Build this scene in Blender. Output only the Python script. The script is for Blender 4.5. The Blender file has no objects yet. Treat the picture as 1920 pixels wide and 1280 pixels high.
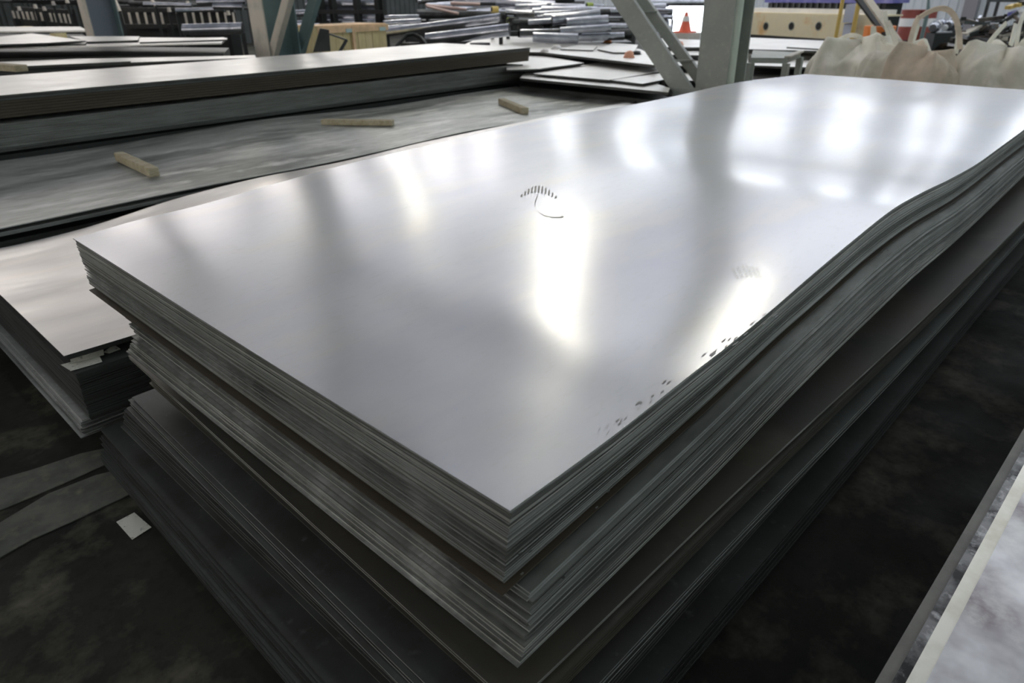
import bpy, math, random
import numpy as np
from mathutils import Matrix, Vector
random.seed(7); rng = np.random.default_rng(7)
S = bpy.context.scene; COL = S.collection
# ---------------------------------------------------------------- camera
R = np.array([[0.68274181, 0.33884223, -0.64734038],
              [-0.73055346, 0.30146525, -0.61270739],
              [-0.01246051, 0.8912377, 0.4533653]])
H = 1.72
cam = bpy.data.cameras.new('camera'); camo = bpy.data.objects.new('camera', cam); COL.objects.link(camo)
m = Matrix([list(R[i]) + [0] for i in range(3)] + [[0, 0, 0, 1]]); m.translation = (0, 0, H); camo.matrix_world = m
cam.lens = 24; cam.sensor_width = 36; cam.clip_end = 200; cam.clip_start = 0.05
cam.dof.use_dof = True; cam.dof.focus_distance = 1.7; cam.dof.aperture_fstop = 4.5
S.camera = camo
# ---------------------------------------------------------------- world, exposure
w = bpy.data.worlds.new('world'); S.world = w; w.use_nodes = True
w.node_tree.nodes['Background'].inputs[0].default_value = (0.86, 0.92, 1, 1)
w.node_tree.nodes['Background'].inputs[1].default_value = 4.0
S.view_settings.view_transform = 'Standard'; S.view_settings.look = 'None'
S.view_settings.exposure = 0.53; S.view_settings.gamma = 1
S.view_settings.use_curve_mapping = False
ROOF_E = 1.3; WIN_E = 4.0; LAMP_E = 52.0; SIDE_E = 5.6

def at(x, y, d):                      # picture point at view depth d -> world point
    v = R @ np.array([(x - 960) / 1280 * d, (640 - y) / 1280 * d, -d]); return (v[0], v[1], v[2] + H)
def onz(x, y, z):                     # picture point on the horizontal plane z (world)
    v = R @ np.array([x - 960, 640 - y, -1280.]); t = (z - H) / v[2]; return (v[0] * t, v[1] * t)
# ---------------------------------------------------------------- materials
MATS = {}
def mat(name, color, rough=.5, metal=0., emit=None, e=0., noise=None, bump=None, spec=None, rnoise=None, coord='Object', stretch=(1, 1, 1)):
    if name in MATS: return MATS[name]
    M = bpy.data.materials.new(name); M.use_nodes = True; nt = M.node_tree; N = nt.nodes; L = nt.links
    b = N['Principled BSDF']; b.inputs['Base Color'].default_value = (*color, 1)
    b.inputs['Roughness'].default_value = rough; b.inputs['Metallic'].default_value = metal
    if spec is not None: b.inputs['Specular IOR Level'].default_value = spec
    if emit: b.inputs['Emission Color'].default_value = (*emit, 1); b.inputs['Emission Strength'].default_value = e
    if noise or bump or rnoise:
        tc = N.new('ShaderNodeTexCoord'); mp = N.new('ShaderNodeMapping'); mp.inputs['Scale'].default_value = stretch
        L.new(tc.outputs[coord], mp.inputs[0])
    def nz(sc, det=5, ro=.6, dist=0):
        n = N.new('ShaderNodeTexNoise'); n.inputs['Scale'].default_value = sc; n.inputs['Detail'].default_value = det
        n.inputs['Roughness'].default_value = ro; n.inputs['Distortion'].default_value = dist; L.new(mp.outputs[0], n.inputs[0]); return n
    if noise:                          # list of (scale, color2, lo, hi)
        src = None
        for (sc, c2, lo, hi) in noise:
            n = nz(sc); mr = N.new('ShaderNodeMapRange'); mr.inputs[1].default_value = lo; mr.inputs[2].default_value = hi
            L.new(n.outputs[0], mr.inputs[0]); mx = N.new('ShaderNodeMix'); mx.data_type = 'RGBA'
            L.new(mr.outputs[0], mx.inputs[0])
            if src is None: mx.inputs[6].default_value = (*color, 1)
            else: L.new(src, mx.inputs[6])
            mx.inputs[7].default_value = (*c2, 1); src = mx.outputs[2]
        L.new(src, b.inputs['Base Color'])
    if rnoise:
        sc, lo, hi = rnoise; n = nz(sc, 6); mr = N.new('ShaderNodeMapRange'); mr.inputs[1].default_value = .3; mr.inputs[2].default_value = .7
        mr.inputs[3].default_value = lo; mr.inputs[4].default_value = hi; L.new(n.outputs[0], mr.inputs[0]); L.new(mr.outputs[0], b.inputs['Roughness'])
    if bump:
        sc, st = bump; n = nz(sc, 4); bp = N.new('ShaderNodeBump'); bp.inputs['Strength'].default_value = st; bp.inputs['Distance'].default_value = .01
        L.new(n.outputs[0], bp.inputs['Height']); L.new(bp.outputs[0], b.inputs['Normal'])
    MATS[name] = M; return M

m_sheet = mat('bright_rolled_steel', (.70, .70, .73), .24, 1, noise=[(.9, (.60, .60, .66), .45, .75), (3.5, (.74, .71, .67), .5, .8), (45, (.62, .62, .62), .55, .95)],
              rnoise=(1.6, .20, .26), stretch=(.6, 1.6, 1))
_nt = m_sheet.node_tree; _b = _nt.nodes['Principled BSDF']; _c = _nt.nodes.new('ShaderNodeBsdfPrincipled')   # hazy second lobe of the oiled skin
_c.inputs['Metallic'].default_value = 1; _c.inputs['Roughness'].default_value = .50
_nt.links.new(_b.inputs['Base Color'].links[0].from_socket, _c.inputs['Base Color'])
_m = _nt.nodes.new('ShaderNodeMixShader'); _m.inputs[0].default_value = .36
_nt.links.new(_b.outputs[0], _m.inputs[1]); _nt.links.new(_c.outputs[0], _m.inputs[2]); _nt.links.new(_m.outputs[0], _nt.nodes['Material Output'].inputs[0])
m_sheet_n = mat('neighbour_sheet_steel', (.60, .585, .57), .34, 1, noise=[(1.2, (.46, .45, .44), .45, .7), (5, (.64, .6, .56), .5, .8)], rnoise=(3, .28, .45), stretch=(.5, 2, 1))
m_dull = mat('dull_grey_plate', (.46, .47, .45), .42, .7, noise=[(1.3, (.17, .18, .165), .45, .62), (3.2, (.66, .66, .64), .52, .70), (14, (.28, .28, .25), .5, .8)], rnoise=(2.5, .38, .6), stretch=(.55, 1.7, 1))
m_edge = mat('sheared_steel_edge', (.42, .44, .43), .40, .6, noise=[(5, (.27, .28, .27), .4, .65), (60, (.62, .66, .66), .55, .85)], stretch=(.6, .6, 6))
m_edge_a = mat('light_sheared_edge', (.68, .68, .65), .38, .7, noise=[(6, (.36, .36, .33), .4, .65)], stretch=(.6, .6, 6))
m_edge_b = mat('deep_grey_sheared_edge', (.17, .175, .165), .5, .5, noise=[(6, (.10, .10, .09), .4, .65)], stretch=(.6, .6, 6))  # darker grey edge tone, mixed at random within the bundles
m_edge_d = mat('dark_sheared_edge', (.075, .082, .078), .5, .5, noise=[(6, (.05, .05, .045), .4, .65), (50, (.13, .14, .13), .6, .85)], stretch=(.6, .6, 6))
m_edge_br = mat('brownish_oily_edge', (.085, .077, .06), .45, .4, noise=[(2, (.06, .06, .055), .4, .65), (7, (.13, .12, .10), .55, .8)], stretch=(.5, .5, 4))
m_rust = mat('rusty_edge', (.060, .048, .032), .6, .3, noise=[(4, (.045, .035, .022), .4, .7)], stretch=(.5, 1, 3))
m_floor = mat('dark_oily_concrete', (.026, .026, .020), .7, 0, spec=.2, noise=[(1.1, (.010, .011, .009), .42, .62), (3.5, (.12, .115, .085), .50, .74), (22, (.014, .014, .012), .5, .8)],
              rnoise=(2.4, .55, .9), bump=(14, .25))
m_wood = mat('weathered_timber', (.42, .37, .26), .8, 0, noise=[(6, (.30, .25, .15), .4, .7), (30, (.54, .49, .38), .5, .8)], bump=(30, .3), stretch=(1, 4, 4))
m_crate = mat('pale_pine', (.80, .66, .38), .75, 0, noise=[(5, (.66, .56, .28), .4, .7)], stretch=(4, 4, .6))
m_crate2 = mat('orange_pine', (.90, .62, .38), .75, 0, noise=[(5, (.6, .42, .24), .4, .7)])
m_slab = mat('pale_dusty_plate', (.84, .82, .79), .36, .45, noise=[(2, (.72, .70, .67), .45, .7), (8, (.80, .76, .72), .5, .8)], rnoise=(3, .30, .45))
m_col = mat('grey_green_paint', (.33, .345, .315), .5, 0, noise=[(3, (.27, .30, .27), .4, .7), (18, (.40, .41, .37), .55, .8)])
m_colt = mat('teal_grey_paint', (.16, .23, .23), .5, 0, noise=[(3, (.12, .18, .19), .4, .7)])
m_cole = mat('dusty_tan_paint', (.55, .50, .43), .6, 0, noise=[(4, (.38, .37, .32), .45, .7)])
m_pipe_w = mat('pale_green_plastic', (.58, .64, .55), .4, 0, noise=[(3, (.5, .56, .48), .4, .7)])
m_tube = mat('galvanised_tube', (.62, .63, .70), .24, .9, noise=[(3, (.38, .40, .45), .42, .62)])
m_tube_d = mat('dark_steel_bar', (.10, .105, .11), .42, .7, noise=[(4, (.05, .05, .05), .4, .7)])
m_black = mat('black_steel', (.018, .02, .02), .5, .3)
m_post = mat('pale_dusty_post', (.80, .72, .62), .6, 0, noise=[(3, (.4, .37, .36), .4, .7)])
m_beige = mat('faded_cream_paint', (.78, .70, .50), .5, 0, noise=[(1.3, (.70, .45, .2), .55, .68), (5, (.70, .64, .47), .5, .8)])
m_blue = mat('violet_blue_paint', (.13, .13, .42), .5, 0, noise=[(3, (.3, .3, .55), .5, .75)])
m_bag = mat('woven_polypropylene', (.80, .77, .68), .75, 0, noise=[(2, (.60, .58, .49), .4, .65), (5, (.86, .82, .76), .5, .75)], bump=(60, .25))
m_bagp = mat('pinkish_woven_polypropylene', (.72, .60, .48), .75, 0, noise=[(2, (.44, .38, .3), .4, .65)], bump=(60, .25))
m_red = mat('red_brown_paint', (.30, .07, .055), .5, 0, noise=[(4, (.2, .05, .04), .4, .7)])
m_white = mat('white_paint', (.78, .78, .78), .5)
m_wall = mat('white_profiled_cladding', (.62, .66, .70), .5, 0, noise=[(1, (.54, .58, .62), .4, .7)])
m_walld = mat('grey_blockwork', (.06, .065, .065), .8, 0, noise=[(2, (.035, .045, .04), .4, .7)])
m_roof = mat('roof_cladding', (.42, .45, .50), .6, 0)
m_sky = mat('translucent_roof_panel', (.7, .72, .75), .5, 0, emit=(.90, .93, 1.0), e=ROOF_E)
m_glow = mat('daylit_glass', (.8, .85, .9), .3, 0, emit=(.93, .96, 1.0), e=WIN_E)
m_lamp = mat('glowing_lamp_glass', (1, 1, 1), .4, 0, emit=(1.0, .96, .78), e=LAMP_E)
m_orange = mat('orange_plastic', (.85, .26, .06), .5)
m_cone = mat('red_orange_cone_plastic', (.85, .17, .10), .5)
m_tan = mat('salmon_cloth', (.75, .38, .26), .8)
m_paper = mat('white_label_paper', (.62, .62, .56), .7, 0, noise=[(60, (.25, .27, .25), .6, .66)])
m_film = mat('crumpled_white_film', (.75, .72, .72), .35)
m_yellow = mat('yellow_ochre_paint', (.62, .45, .13), .5)
m_scrap = mat('mixed_rusty_scrap', (.16, .13, .11), .55, .4, noise=[(5, (.05, .05, .05), .4, .65)])
m_mark = mat('scuff_dirt', (.27, .26, .25), .5, .7)
m_speck = mat('bright_edge_metal', (.9, .92, .9), .25, 1)  # for the painted edge glints and the right-hand stack's sheet edges

# ---------------------------------------------------------------- builders
class MB:
    def __init__(s): s.v = []; s.f = []; s.mi = []; s.sm = []
    def add(s, vs, fs, mi=0, sm=False):
        o = len(s.v); s.v += [tuple(map(float, p)) for p in vs]; s.f += [tuple(o + i for i in f) for f in fs]
        s.mi += [mi] * len(fs) if not isinstance(mi, list) else mi; s.sm += [sm] * len(fs)
    def box(s, c, d, rz=0, mi=0, M=None):
        x, y, z = d[0] / 2, d[1] / 2, d[2] / 2; cr, sr = math.cos(rz), math.sin(rz); vs = []
        for i in (-1, 1):
            for j in (-1, 1):
                for k in (-1, 1):
                    a, b = i * x, j * y; vs.append((c[0] + a * cr - b * sr, c[1] + a * sr + b * cr, c[2] + k * z))
        if M: vs = [tuple(M @ Vector(v)) for v in vs]
        s.add(vs, [(0, 1, 3, 2), (4, 6, 7, 5), (0, 4, 5, 1), (2, 3, 7, 6), (0, 2, 6, 4), (1, 5, 7, 3)], mi)
    def bar(s, a, b, wu, wv, up=(0, 0, 1), mi=0):     # rectangular bar a->b
        a = Vector(a); b = Vector(b); d = (b - a).normalized(); u = d.cross(Vector(up)).normalized(); v = u.cross(d)
        vs = [p + u * (i * wu / 2) + v * (j * wv / 2) for p in (a, b) for i, j in ((-1, -1), (1, -1), (1, 1), (-1, 1))]
        s.add(vs, [(0, 1, 2, 3), (7, 6, 5, 4), (0, 4, 5, 1), (1, 5, 6, 2), (2, 6, 7, 3), (3, 7, 4, 0)], mi)
    def tube(s, pts, r, n=12, mi=0, caps=True, rin=None):
        pts = [Vector(p) for p in pts]; rs = r if isinstance(r, (list, tuple)) else [r] * len(pts); vs = []; fs = []
        for i, p in enumerate(pts):
            d = (pts[min(i + 1, len(pts) - 1)] - pts[max(i - 1, 0)]).normalized()
            u = d.cross(Vector((0, 0, 1))) if abs(d.z) < .95 else d.cross(Vector((1, 0, 0))); u.normalize(); v = u.cross(d)
            vs += [p + (u * math.cos(2 * math.pi * k / n) + v * math.sin(2 * math.pi * k / n)) * rs[i] for k in range(n)]
        for i in range(len(pts) - 1):
            fs += [(i * n + k, (i + 1) * n + k, (i + 1) * n + (k + 1) % n, i * n + (k + 1) % n) for k in range(n)]
        s.add(vs, fs, mi, True)
        if caps:
            s.add(vs[:n], [tuple(range(n))], mi); s.add(vs[-n:], [tuple(reversed(range(n)))], mi)
        if rin:
            for e in (0, -1):
                q = MB(); p = pts[e]; dd = (pts[1] - pts[0]).normalized() * (-.004 if e == 0 else .004)
                q.tube([p + dd, p + dd * 1.5], rin, n); s.add(q.v, q.f, 1)
    def build(s, name, mats, parent=None):
        me = bpy.data.meshes.new(name); me.from_pydata(s.v, [], s.f)
        for mm in (mats if isinstance(mats, (list, tuple)) else [mats]): me.materials.append(mm)
        me.polygons.foreach_set('material_index', s.mi); me.polygons.foreach_set('use_smooth', s.sm); me.update()
        o = bpy.data.objects.new(name, me); COL.objects.link(o)
        if parent: o.parent = parent; o.matrix_parent_inverse = Matrix.Identity(4); o.location = -Vector(parent.location) if parent.type == 'EMPTY' else (0, 0, 0)
        return o
def tag(o, label, cat, group=None, kind=None):
    o['label'] = label; o['category'] = cat
    if group: o['group'] = group
    if kind: o['kind'] = kind
    return o
def empty(name, loc, label, cat, group=None):
    o = bpy.data.objects.new(name, None); COL.objects.link(o); o.location = loc; o.empty_display_size = .1; return tag(o, label, cat, group)
def struct(o): o['kind'] = 'structure'; return o

def smooth_interp(xs, ys):
    xs = np.array(xs, float); ys = np.array(ys, float); t = np.gradient(ys, xs)
    def f(x):
        x = np.clip(x, xs[0], xs[-1]); i = np.clip(np.searchsorted(xs, x) - 1, 0, len(xs) - 2); h = xs[i + 1] - xs[i]; s = (x - xs[i]) / h
        return ((2 * s**3 - 3 * s**2 + 1) * ys[i] + (s**3 - 2 * s**2 + s) * h * t[i] + (-2 * s**3 + 3 * s**2) * ys[i + 1] + (s**3 - s**2) * h * t[i + 1])
    return f
def sheet(name, x0, x1, y0, y1, zf, th, nx=40, ny=2, mats=None, yaw=0., dense=None):
    """thin steel sheet with a wavy profile: one closed mesh, top/bottom material 0, edges material 1"""
    u = np.linspace(0, 1, nx + 1); v = np.linspace(0, 1, ny + 1)
    if dense: u = u ** dense
    X, Y = np.meshgrid(x0 + (x1 - x0) * u, y0 + (y1 - y0) * v, indexing='ij')
    if yaw: X, Y = x0 + (X - x0) - yaw * (Y - y0), Y + yaw * (X - x0)
    Z = zf(X, Y); n = (nx + 1) * (ny + 1)
    top = np.stack([X, Y, Z], -1).reshape(-1, 3); bot = top.copy(); bot[:, 2] -= th
    idx = np.arange(n).reshape(nx + 1, ny + 1)
    a, b, c, d = idx[:-1, :-1].ravel(), idx[1:, :-1].ravel(), idx[1:, 1:].ravel(), idx[:-1, 1:].ravel()
    F = [np.stack([a, b, c, d], 1), np.stack([a, d, c, b], 1) + n]
    rim = []
    for e in (idx[0, ::-1], idx[-1, :], idx[:, 0], idx[::-1, -1]):
        p, q = e[:-1], e[1:]; rim.append(np.stack([p, p + n, q + n, q], 1))
    rim = np.concatenate(rim); nf = len(F[0]) * 2; V = np.concatenate([top, bot])
    # separate rim vertices so that shading stays crisp
    rv = V[rim.ravel()]; rimf = np.arange(len(rv)).reshape(-1, 4) + len(V); V = np.concatenate([V, rv]); F = np.concatenate(F + [rimf])
    me = bpy.data.meshes.new(name); me.from_pydata(V.tolist(), [], F.tolist())
    for mm in mats: me.materials.append(mm)
    mi = np.zeros(len(F), int); mi[nf:] = 1; me.polygons.foreach_set('material_index', mi)
    sm = np.zeros(len(F), bool); sm[:nf] = True; me.polygons.foreach_set('use_smooth', sm); me.update()
    o = bpy.data.objects.new(name, me); COL.objects.link(o); return o
def pack(n, xr, yr, ztop, zbot, label, group, mats, th=.0033, nx=36, jit=.003, gaps=None, name='steel_sheet', ny=2, bigp=.22, first=None):
    """n sheets between two profiles; xr, yr give (x0,x1),(y0,y1) as functions of 0..1 down the pack"""
    wt = np.where(rng.random(n) < bigp, 2.6, 1.0) * (0.8 + .4 * rng.random(n)); cum = np.concatenate([[0], np.cumsum(wt)])[:n] / wt.sum()
    out = []
    for k in range(n):
        f = cum[k]; x0, x1 = xr(f); y0, y1 = yr(f); j = (rng.random(4) - .5) * 2 * jit
        zf = (lambda X, Y, f=f: ztop(X, Y) * (1 - f) + zbot(X, Y) * f)
        o = sheet(name, x0 + j[0], x1 + j[1], y0 + j[2], y1 + j[3], zf, th, nx, ny, [mats[0], (m_edge, m_edge, m_edge_a, m_edge_b, m_edge_b)[rng.integers(5)] if mats[1] is m_edge else mats[1]], yaw=(rng.random() - .5) * jit * .6)
        lb = label.replace('@', ordinal(k, n))
        tag(o, lb, 'metal sheet', group); out.append(o)
    return out
ORD = ['topmost', 'second', 'third', 'fourth', 'fifth', 'sixth', 'seventh', 'eighth', 'ninth', 'tenth', 'eleventh', 'twelfth', 'thirteenth', 'fourteenth', 'fifteenth', 'sixteenth', 'seventeenth', 'eighteenth', 'nineteenth', 'twentieth']
def ordinal(k, n):                      # counted from whichever end of the pack is nearer
    if k == n - 1: return 'lowest'
    if k < n - k: return ORD[k] + (' from the top' if k else '')
    return ORD[n - 1 - k] + ' from the bottom'
con = lambda a, b: (lambda f: (a, b))
flat = lambda z: (lambda X, Y: z + 0 * X)

# ---------------------------------------------------------------- setting
XW, XB, YL, YR, ZR = 32., -12., 30., -12., 10.6
fl = MB(); fl.add([(XB, YR, 0), (XW, YR, 0), (XW, YL, 0), (XB, YL, 0)], [(0, 1, 2, 3)]); struct(fl.build('floor', m_floor))
def wall(name, p, q, z0, z1, mt, parent=None, pitch=.3, depth=.04, th=.05):   # profiled cladding: ribs as real folds
    p = Vector((*p, 0)); q = Vector((*q, 0)); d = (q - p); Ln = d.length; d.normalize(); nrm = Vector((-d.y, d.x, 0)); k = max(1, int(Ln / pitch)); prof = []
    for i in range(k):
        s0 = Ln * i / k; s = Ln / k; prof += [(s0, 0), (s0 + s * .6, 0), (s0 + s * .7, depth), (s0 + s * .9, depth)]
    prof.append((Ln, 0)); b = MB(); n = len(prof); vs = []
    for z in (z0, z1): vs += [p + d * a + nrm * e + Vector((0, 0, z)) for a, e in prof]
    for z in (z0, z1): vs += [p + d * a + nrm * (e - th) + Vector((0, 0, z)) for a, e in prof]
    b.add(vs, [(i, i + 1, n + i + 1, n + i) for i in range(n - 1)] + [(2 * n + i, 3 * n + i, 3 * n + i + 1, 2 * n + i + 1) for i in range(n - 1)]
          + [(n + i, n + i + 1, 3 * n + i + 1, 3 * n + i) for i in range(n - 1)] + [(i, 2 * n + i, 2 * n + i + 1, i + 1) for i in range(n - 1)])
    return b.build(name, mt, parent)
# far wall (x = XW): cladding with a door opening, two window rows
door = (15.9, 20.3, 3.9)
rows = [(6.5, 8.6, [(1.9, 4.1), (5.8, 7.8), (9.2, 11.0), (12.4, 15.2), (19.6, 22.0), (24.6, 27.0)]), (4.35, 4.85, [(1.5, 4.2), (5.6, 8.0), (9.0, 13.0), (15, 18)])]
wf = struct(wall('wall_far', (XW, YL), (XW, YR), ZR - 1.8, ZR, m_wall))
def wseg(y0, y1, z0, z1): return wall('cladding_panel', (XW, y1), (XW, y0), z0, z1, m_wall, wf)
def fill_row(z0, z1, opens):
    y = YR
    for a, b in opens:
        if a > y: wseg(y, a, z0, z1)
        y = b
    wseg(y, YL, z0, z1)
fill_row(rows[0][0], rows[0][1], rows[0][2]); fill_row(rows[1][1], rows[0][0], [])
fill_row(rows[1][0], rows[1][1], rows[1][2]); fill_row(door[2], rows[1][0], []); fill_row(0, door[2], [door[:2]])
nwin = 0
for (z0, z1, ops) in rows:
    for (a, b) in ops:
        nwin += 1; fr = MB(); t = .09; x = XW - .02
        for (c, dd) in (((x, (a + b) / 2, z0 + t / 2), (.14, b - a, t)), ((x, (a + b) / 2, z1 - t / 2), (.14, b - a, t)), ((x, a + t / 2, (z0 + z1) / 2), (.14, t, z1 - z0)), ((x, b - t / 2, (z0 + z1) / 2), (.14, t, z1 - z0))): fr.box(c, dd)
        W = struct(fr.build('window_%d' % nwin, m_col)); nc = max(2, round((b - a) / .9)); nr = 3 if z1 - z0 > 1 else 1
        for i in range(nc):
            for j in range(nr):
                pw, ph = (b - a - 2 * t) / nc, (z1 - z0 - 2 * t) / nr; q = MB()
                q.box((XW, a + t + (i + .5) * pw, z0 + t + (j + .5) * ph), (.02, pw - .06, ph - .06)); q.build('pane', m_glow, W)
        q = MB()
        for i in range(1, nc): q.box((x, a + t + i * pw, (z0 + z1) / 2), (.08, .06, z1 - z0 - 2 * t))
        for j in range(1, nr): q.box((x, (a + b) / 2, z0 + t + j * ph), (.08, b - a - 2 * t, .06))
        q.build('mullion', m_col, W)
df = MB(); x = XW - .05
for yy in door[:2]: df.box((x, yy, door[2] / 2), (.25, .16, door[2]))
df.box((x, (door[0] + door[1]) / 2, door[2] + .08), (.25, door[1] - door[0] + .3, .16)); struct(df.build('door_1', m_col))
wl = struct(wall('wall_left', (XB, YL), (XW, YL), 0, 2.6, m_walld, th=.1)); wall('cladding_panel', (XB, YL), (XW, YL), 2.6, ZR, m_wall, wl, th=.1)
for k in range(12):  # left-wall windows, added to brighten what the left sheets reflect
    xx = XB + 2.5 + k * 3.5; q = MB(); q.box((xx, YL - .12, 7.4), (2.4, .04, 5.2)); nwin += 1
    W = struct(q.build('window_%d' % nwin, mat('left_fill_glass', (.8, .8, .8), .4, 0, emit=(1.0, .93, .88), e=WIN_E * .62))); q = MB()
    for t in (-1.24, -.4, .4, 1.24): q.box((xx + t, YL - .14, 7.4), (.08, .1, 5.3))
    for t in (-2.64, -.9, .9, 2.64): q.box((xx, YL - .14, 7.4 + t), (2.5, .1, .08))
    q.build('window_frame', m_col, W)
struct(wall('wall_right', (XW, YR), (XB, YR), 0, ZR, m_walld, th=.1)); struct(wall('wall_back', (XB, YR), (XB, YL), 0, ZR, m_walld, th=.1))
m_fill_cool = mat('cool_fill_panel', (.7, .75, .78), .5, 0, emit=(.84, 1.0, .97), e=SIDE_E)  # cool fill glow, added for the right-hand stack faces
m_fill_warm = mat('warm_fill_panel', (.7, .7, .68), .5, 0, emit=(1.0, .94, .87), e=SIDE_E * 1.7)  # warm fill glow, added for the faces turned to the camera
for k in range(9):  # unseen right-wall windows, added as fill light
    xx = XB + 3 + k * 4.6; q = MB(); q.box((xx, YR + .06, 4.6), (3.6, .05, 2.8)); nwin += 1
    W = struct(q.build('window_%d' % nwin, m_fill_cool)); q = MB()
    for t in (-1.84, -.6, .6, 1.84): q.box((xx + t, YR + .06, 4.6), (.08, .1, 3.0))
    for t in (-1.45, 1.45): q.box((xx, YR + .06, 4.6 + t), (3.76, .1, .1))
    q.build('window_frame', m_col, W)
for k in range(7):  # unseen back-wall windows, added as fill light
    yy = YR + 4 + k * 5.2; q = MB(); q.box((XB + .06, yy, 4.4), (.05, 3.8, 2.6)); nwin += 1
    W = struct(q.build('window_%d' % nwin, m_fill_warm)); q = MB()
    for t in (-1.94, -.65, .65, 1.94): q.box((XB + .06, yy + t, 4.4), (.1, .08, 2.8))
    for t in (-1.35, 1.35): q.box((XB + .06, yy, 4.4 + t), (.1, 3.96, .1))
    q.build('window_frame', m_col, W)
# roof: opaque cladding between translucent strips that run across the hall
cl = MB(); cl.box(((XW + XB) / 2, (YL + YR) / 2, ZR + .12), (XW - XB + 1, YL - YR + 1, .1)); ce = struct(cl.build('ceiling', m_roof))
STRIPS = [(-9, 1.0), (-4, 1.0), (1.2, .6), (8.6, .5), (12.2, .7), (15.2, 1.5), (18.2, 2.2), (21.2, 2.2), (24.2, 2.2), (27.2, 2.2), (30, 2.0)]
for (xc, wd) in STRIPS:
    for k in range(6):
        ya = YR + 1 + k * (YL - YR - 2) / 6; q = MB(); ln = (YL - YR - 2) / 6 - .3
        q.box((xc, ya + ln / 2 + .15, ZR + .04), (wd, ln, .03)); q.build('translucent_panel', m_sky, ce)
for i in range(8):                      # roof beams across the hall
    q = MB(); xx = XB + 3 + i * 5.6
    q.box((xx, (YL + YR) / 2, ZR - .25), (.18, YL - YR, .5)); o = struct(q.build('trim_%d' % (i + 1), m_col))
for k, (px_, yy) in enumerate([(1820, 1.0)]):   # steel wall post against the far wall
    X, Y, Z = at(1821, 10, 26.0); t = 31.7 / X; q = MB(); q.box((31.7, Y * t, ZR / 2), (.3, .42, ZR)); struct(q.build('trim_9', mat('grey_post_paint', (.25, .24, .26), .6)))

q = MB(); q.box(((XW + XB) / 2, 11.3, ZR - .75), (XW - XB, 1.0, .12)); q.box(((XW + XB) / 2, 11.3, ZR - 1.15), (XW - XB, .12, .7)); q.box(((XW + XB) / 2, 11.3, ZR - 1.5), (XW - XB, .9, .06))
struct(q.build('trim_10', mat('indigo_girder_paint', (.07, .08, .17), .5)))
# high-bay lamps; the second is added to lengthen the mid-sheet glow
for i, (lx, ly) in enumerate([(11.0, 4.6), (10.7, 9.0), (13, 11.05), (13, 17.3), (12.4, 23.6)]):
    e = empty('high_bay_lamp', (lx, ly, 8.3), ['high-bay lamp whose light catches the right edge of the top sheet', 'added high-bay lamp that lengthens the broad mid-sheet glow, nearest the foreground stack', 'high-bay lamp mirrored as the broad glow mid-sheet', 'high-bay lamp mirrored as the narrow glow left of centre', 'high-bay lamp furthest left, mirrored faintly on the sheet'][i], 'lamp', 'high-bay lamps under the roof')
    q = MB(); q.tube([(lx, ly, 9.0), (lx, ly, 8.75), (lx, ly, 8.45), (lx, ly, 8.34)], [.10, .14, .30, .36], 20, caps=False); q.build('reflector', m_cole, e)
    q = MB(); q.tube([(lx, ly, 9.0), (lx, ly, 10.4)], .03, 8); q.build('hanger', m_black, e)
    q = MB(); r = [.17, .19, .33, .30, .24][i]; q.tube([(lx, ly, 8.37), (lx, ly, 8.345)], r, 20); q.build('lens', m_lamp, e)

# ---------------------------------------------------------------- foreground stack
X1 = 6.5
fr_ = smooth_interp([.4, .58, .75, .9, 1.07, 1.25, 1.46, 1.72, 1.98, 2.34, 2.63, 3.0, 3.44, 3.93, 4.44, 5.2, 6.0, 6.6],
                    [-.702, -.7, -.699, -.694, -.682, -.674, -.660, -.638, -.622, -.607, -.618, -.643, -.660, -.653, -.651, -.65, -.665, -.68])
fl_ = smooth_interp([.4, .586, .76, 1.0, 1.29, 1.62, 2.1, 2.66, 3.34, 4.14, 4.94, 5.7, 6.6], [-.703, -.70, -.686, -.676, -.656, -.638, -.626, -.62, -.625, -.629, -.62, -.64, -.67])
def zt1(X, Y):
    s = np.clip((Y - .56) / (2.52 - .56), 0, 1); s2 = s * s * (3 - 2 * s)
    return H + fr_(X) * (1 - s2) + fl_(X) * s2
def edge_droop(X, Y):                   # slight roll-off of the right-hand long edge and soft buckles
    d = np.clip(1 - (Y - .56) / .22, 0, 1)
    return -.006 * d * d * np.clip((X - .55) * 2, 0, 1) + .0035 * np.sin(2.3 * X + 1.4 * Y + .6) * np.sin(1.7 * Y + .4) - .0012 * np.cos(5.1 * X - 2.2 * Y)
b12 = smooth_interp([.4, .57, .76, 1.0, 1.28, 1.6, 1.86, 2.19, 2.61, 3.3, 4.4, 6.6], [-.876, -.874, -.862, -.848, -.829, -.797, -.783, -.760, -.755, -.79, -.79, -.81])
b12l = lambda X: b12(X) * .35 + (fl_(X) - .155) * .65
zb1 = lambda X, Y: H + b12(X) * (1 - np.clip((Y - .56) / 2, 0, 1)) + b12l(X) * np.clip((Y - .56) / 2, 0, 1)
top = sheet('steel_sheet', .5805, X1, .5585, 2.525, lambda X, Y: zt1(X, Y) + edge_droop(X, Y) + .0015, .0033, 150, 56, [m_sheet, m_edge], dense=1.35)
tag(top, 'large bright mirror-like steel sheet on top of the foreground stack, with boot prints', 'metal sheet')
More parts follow.
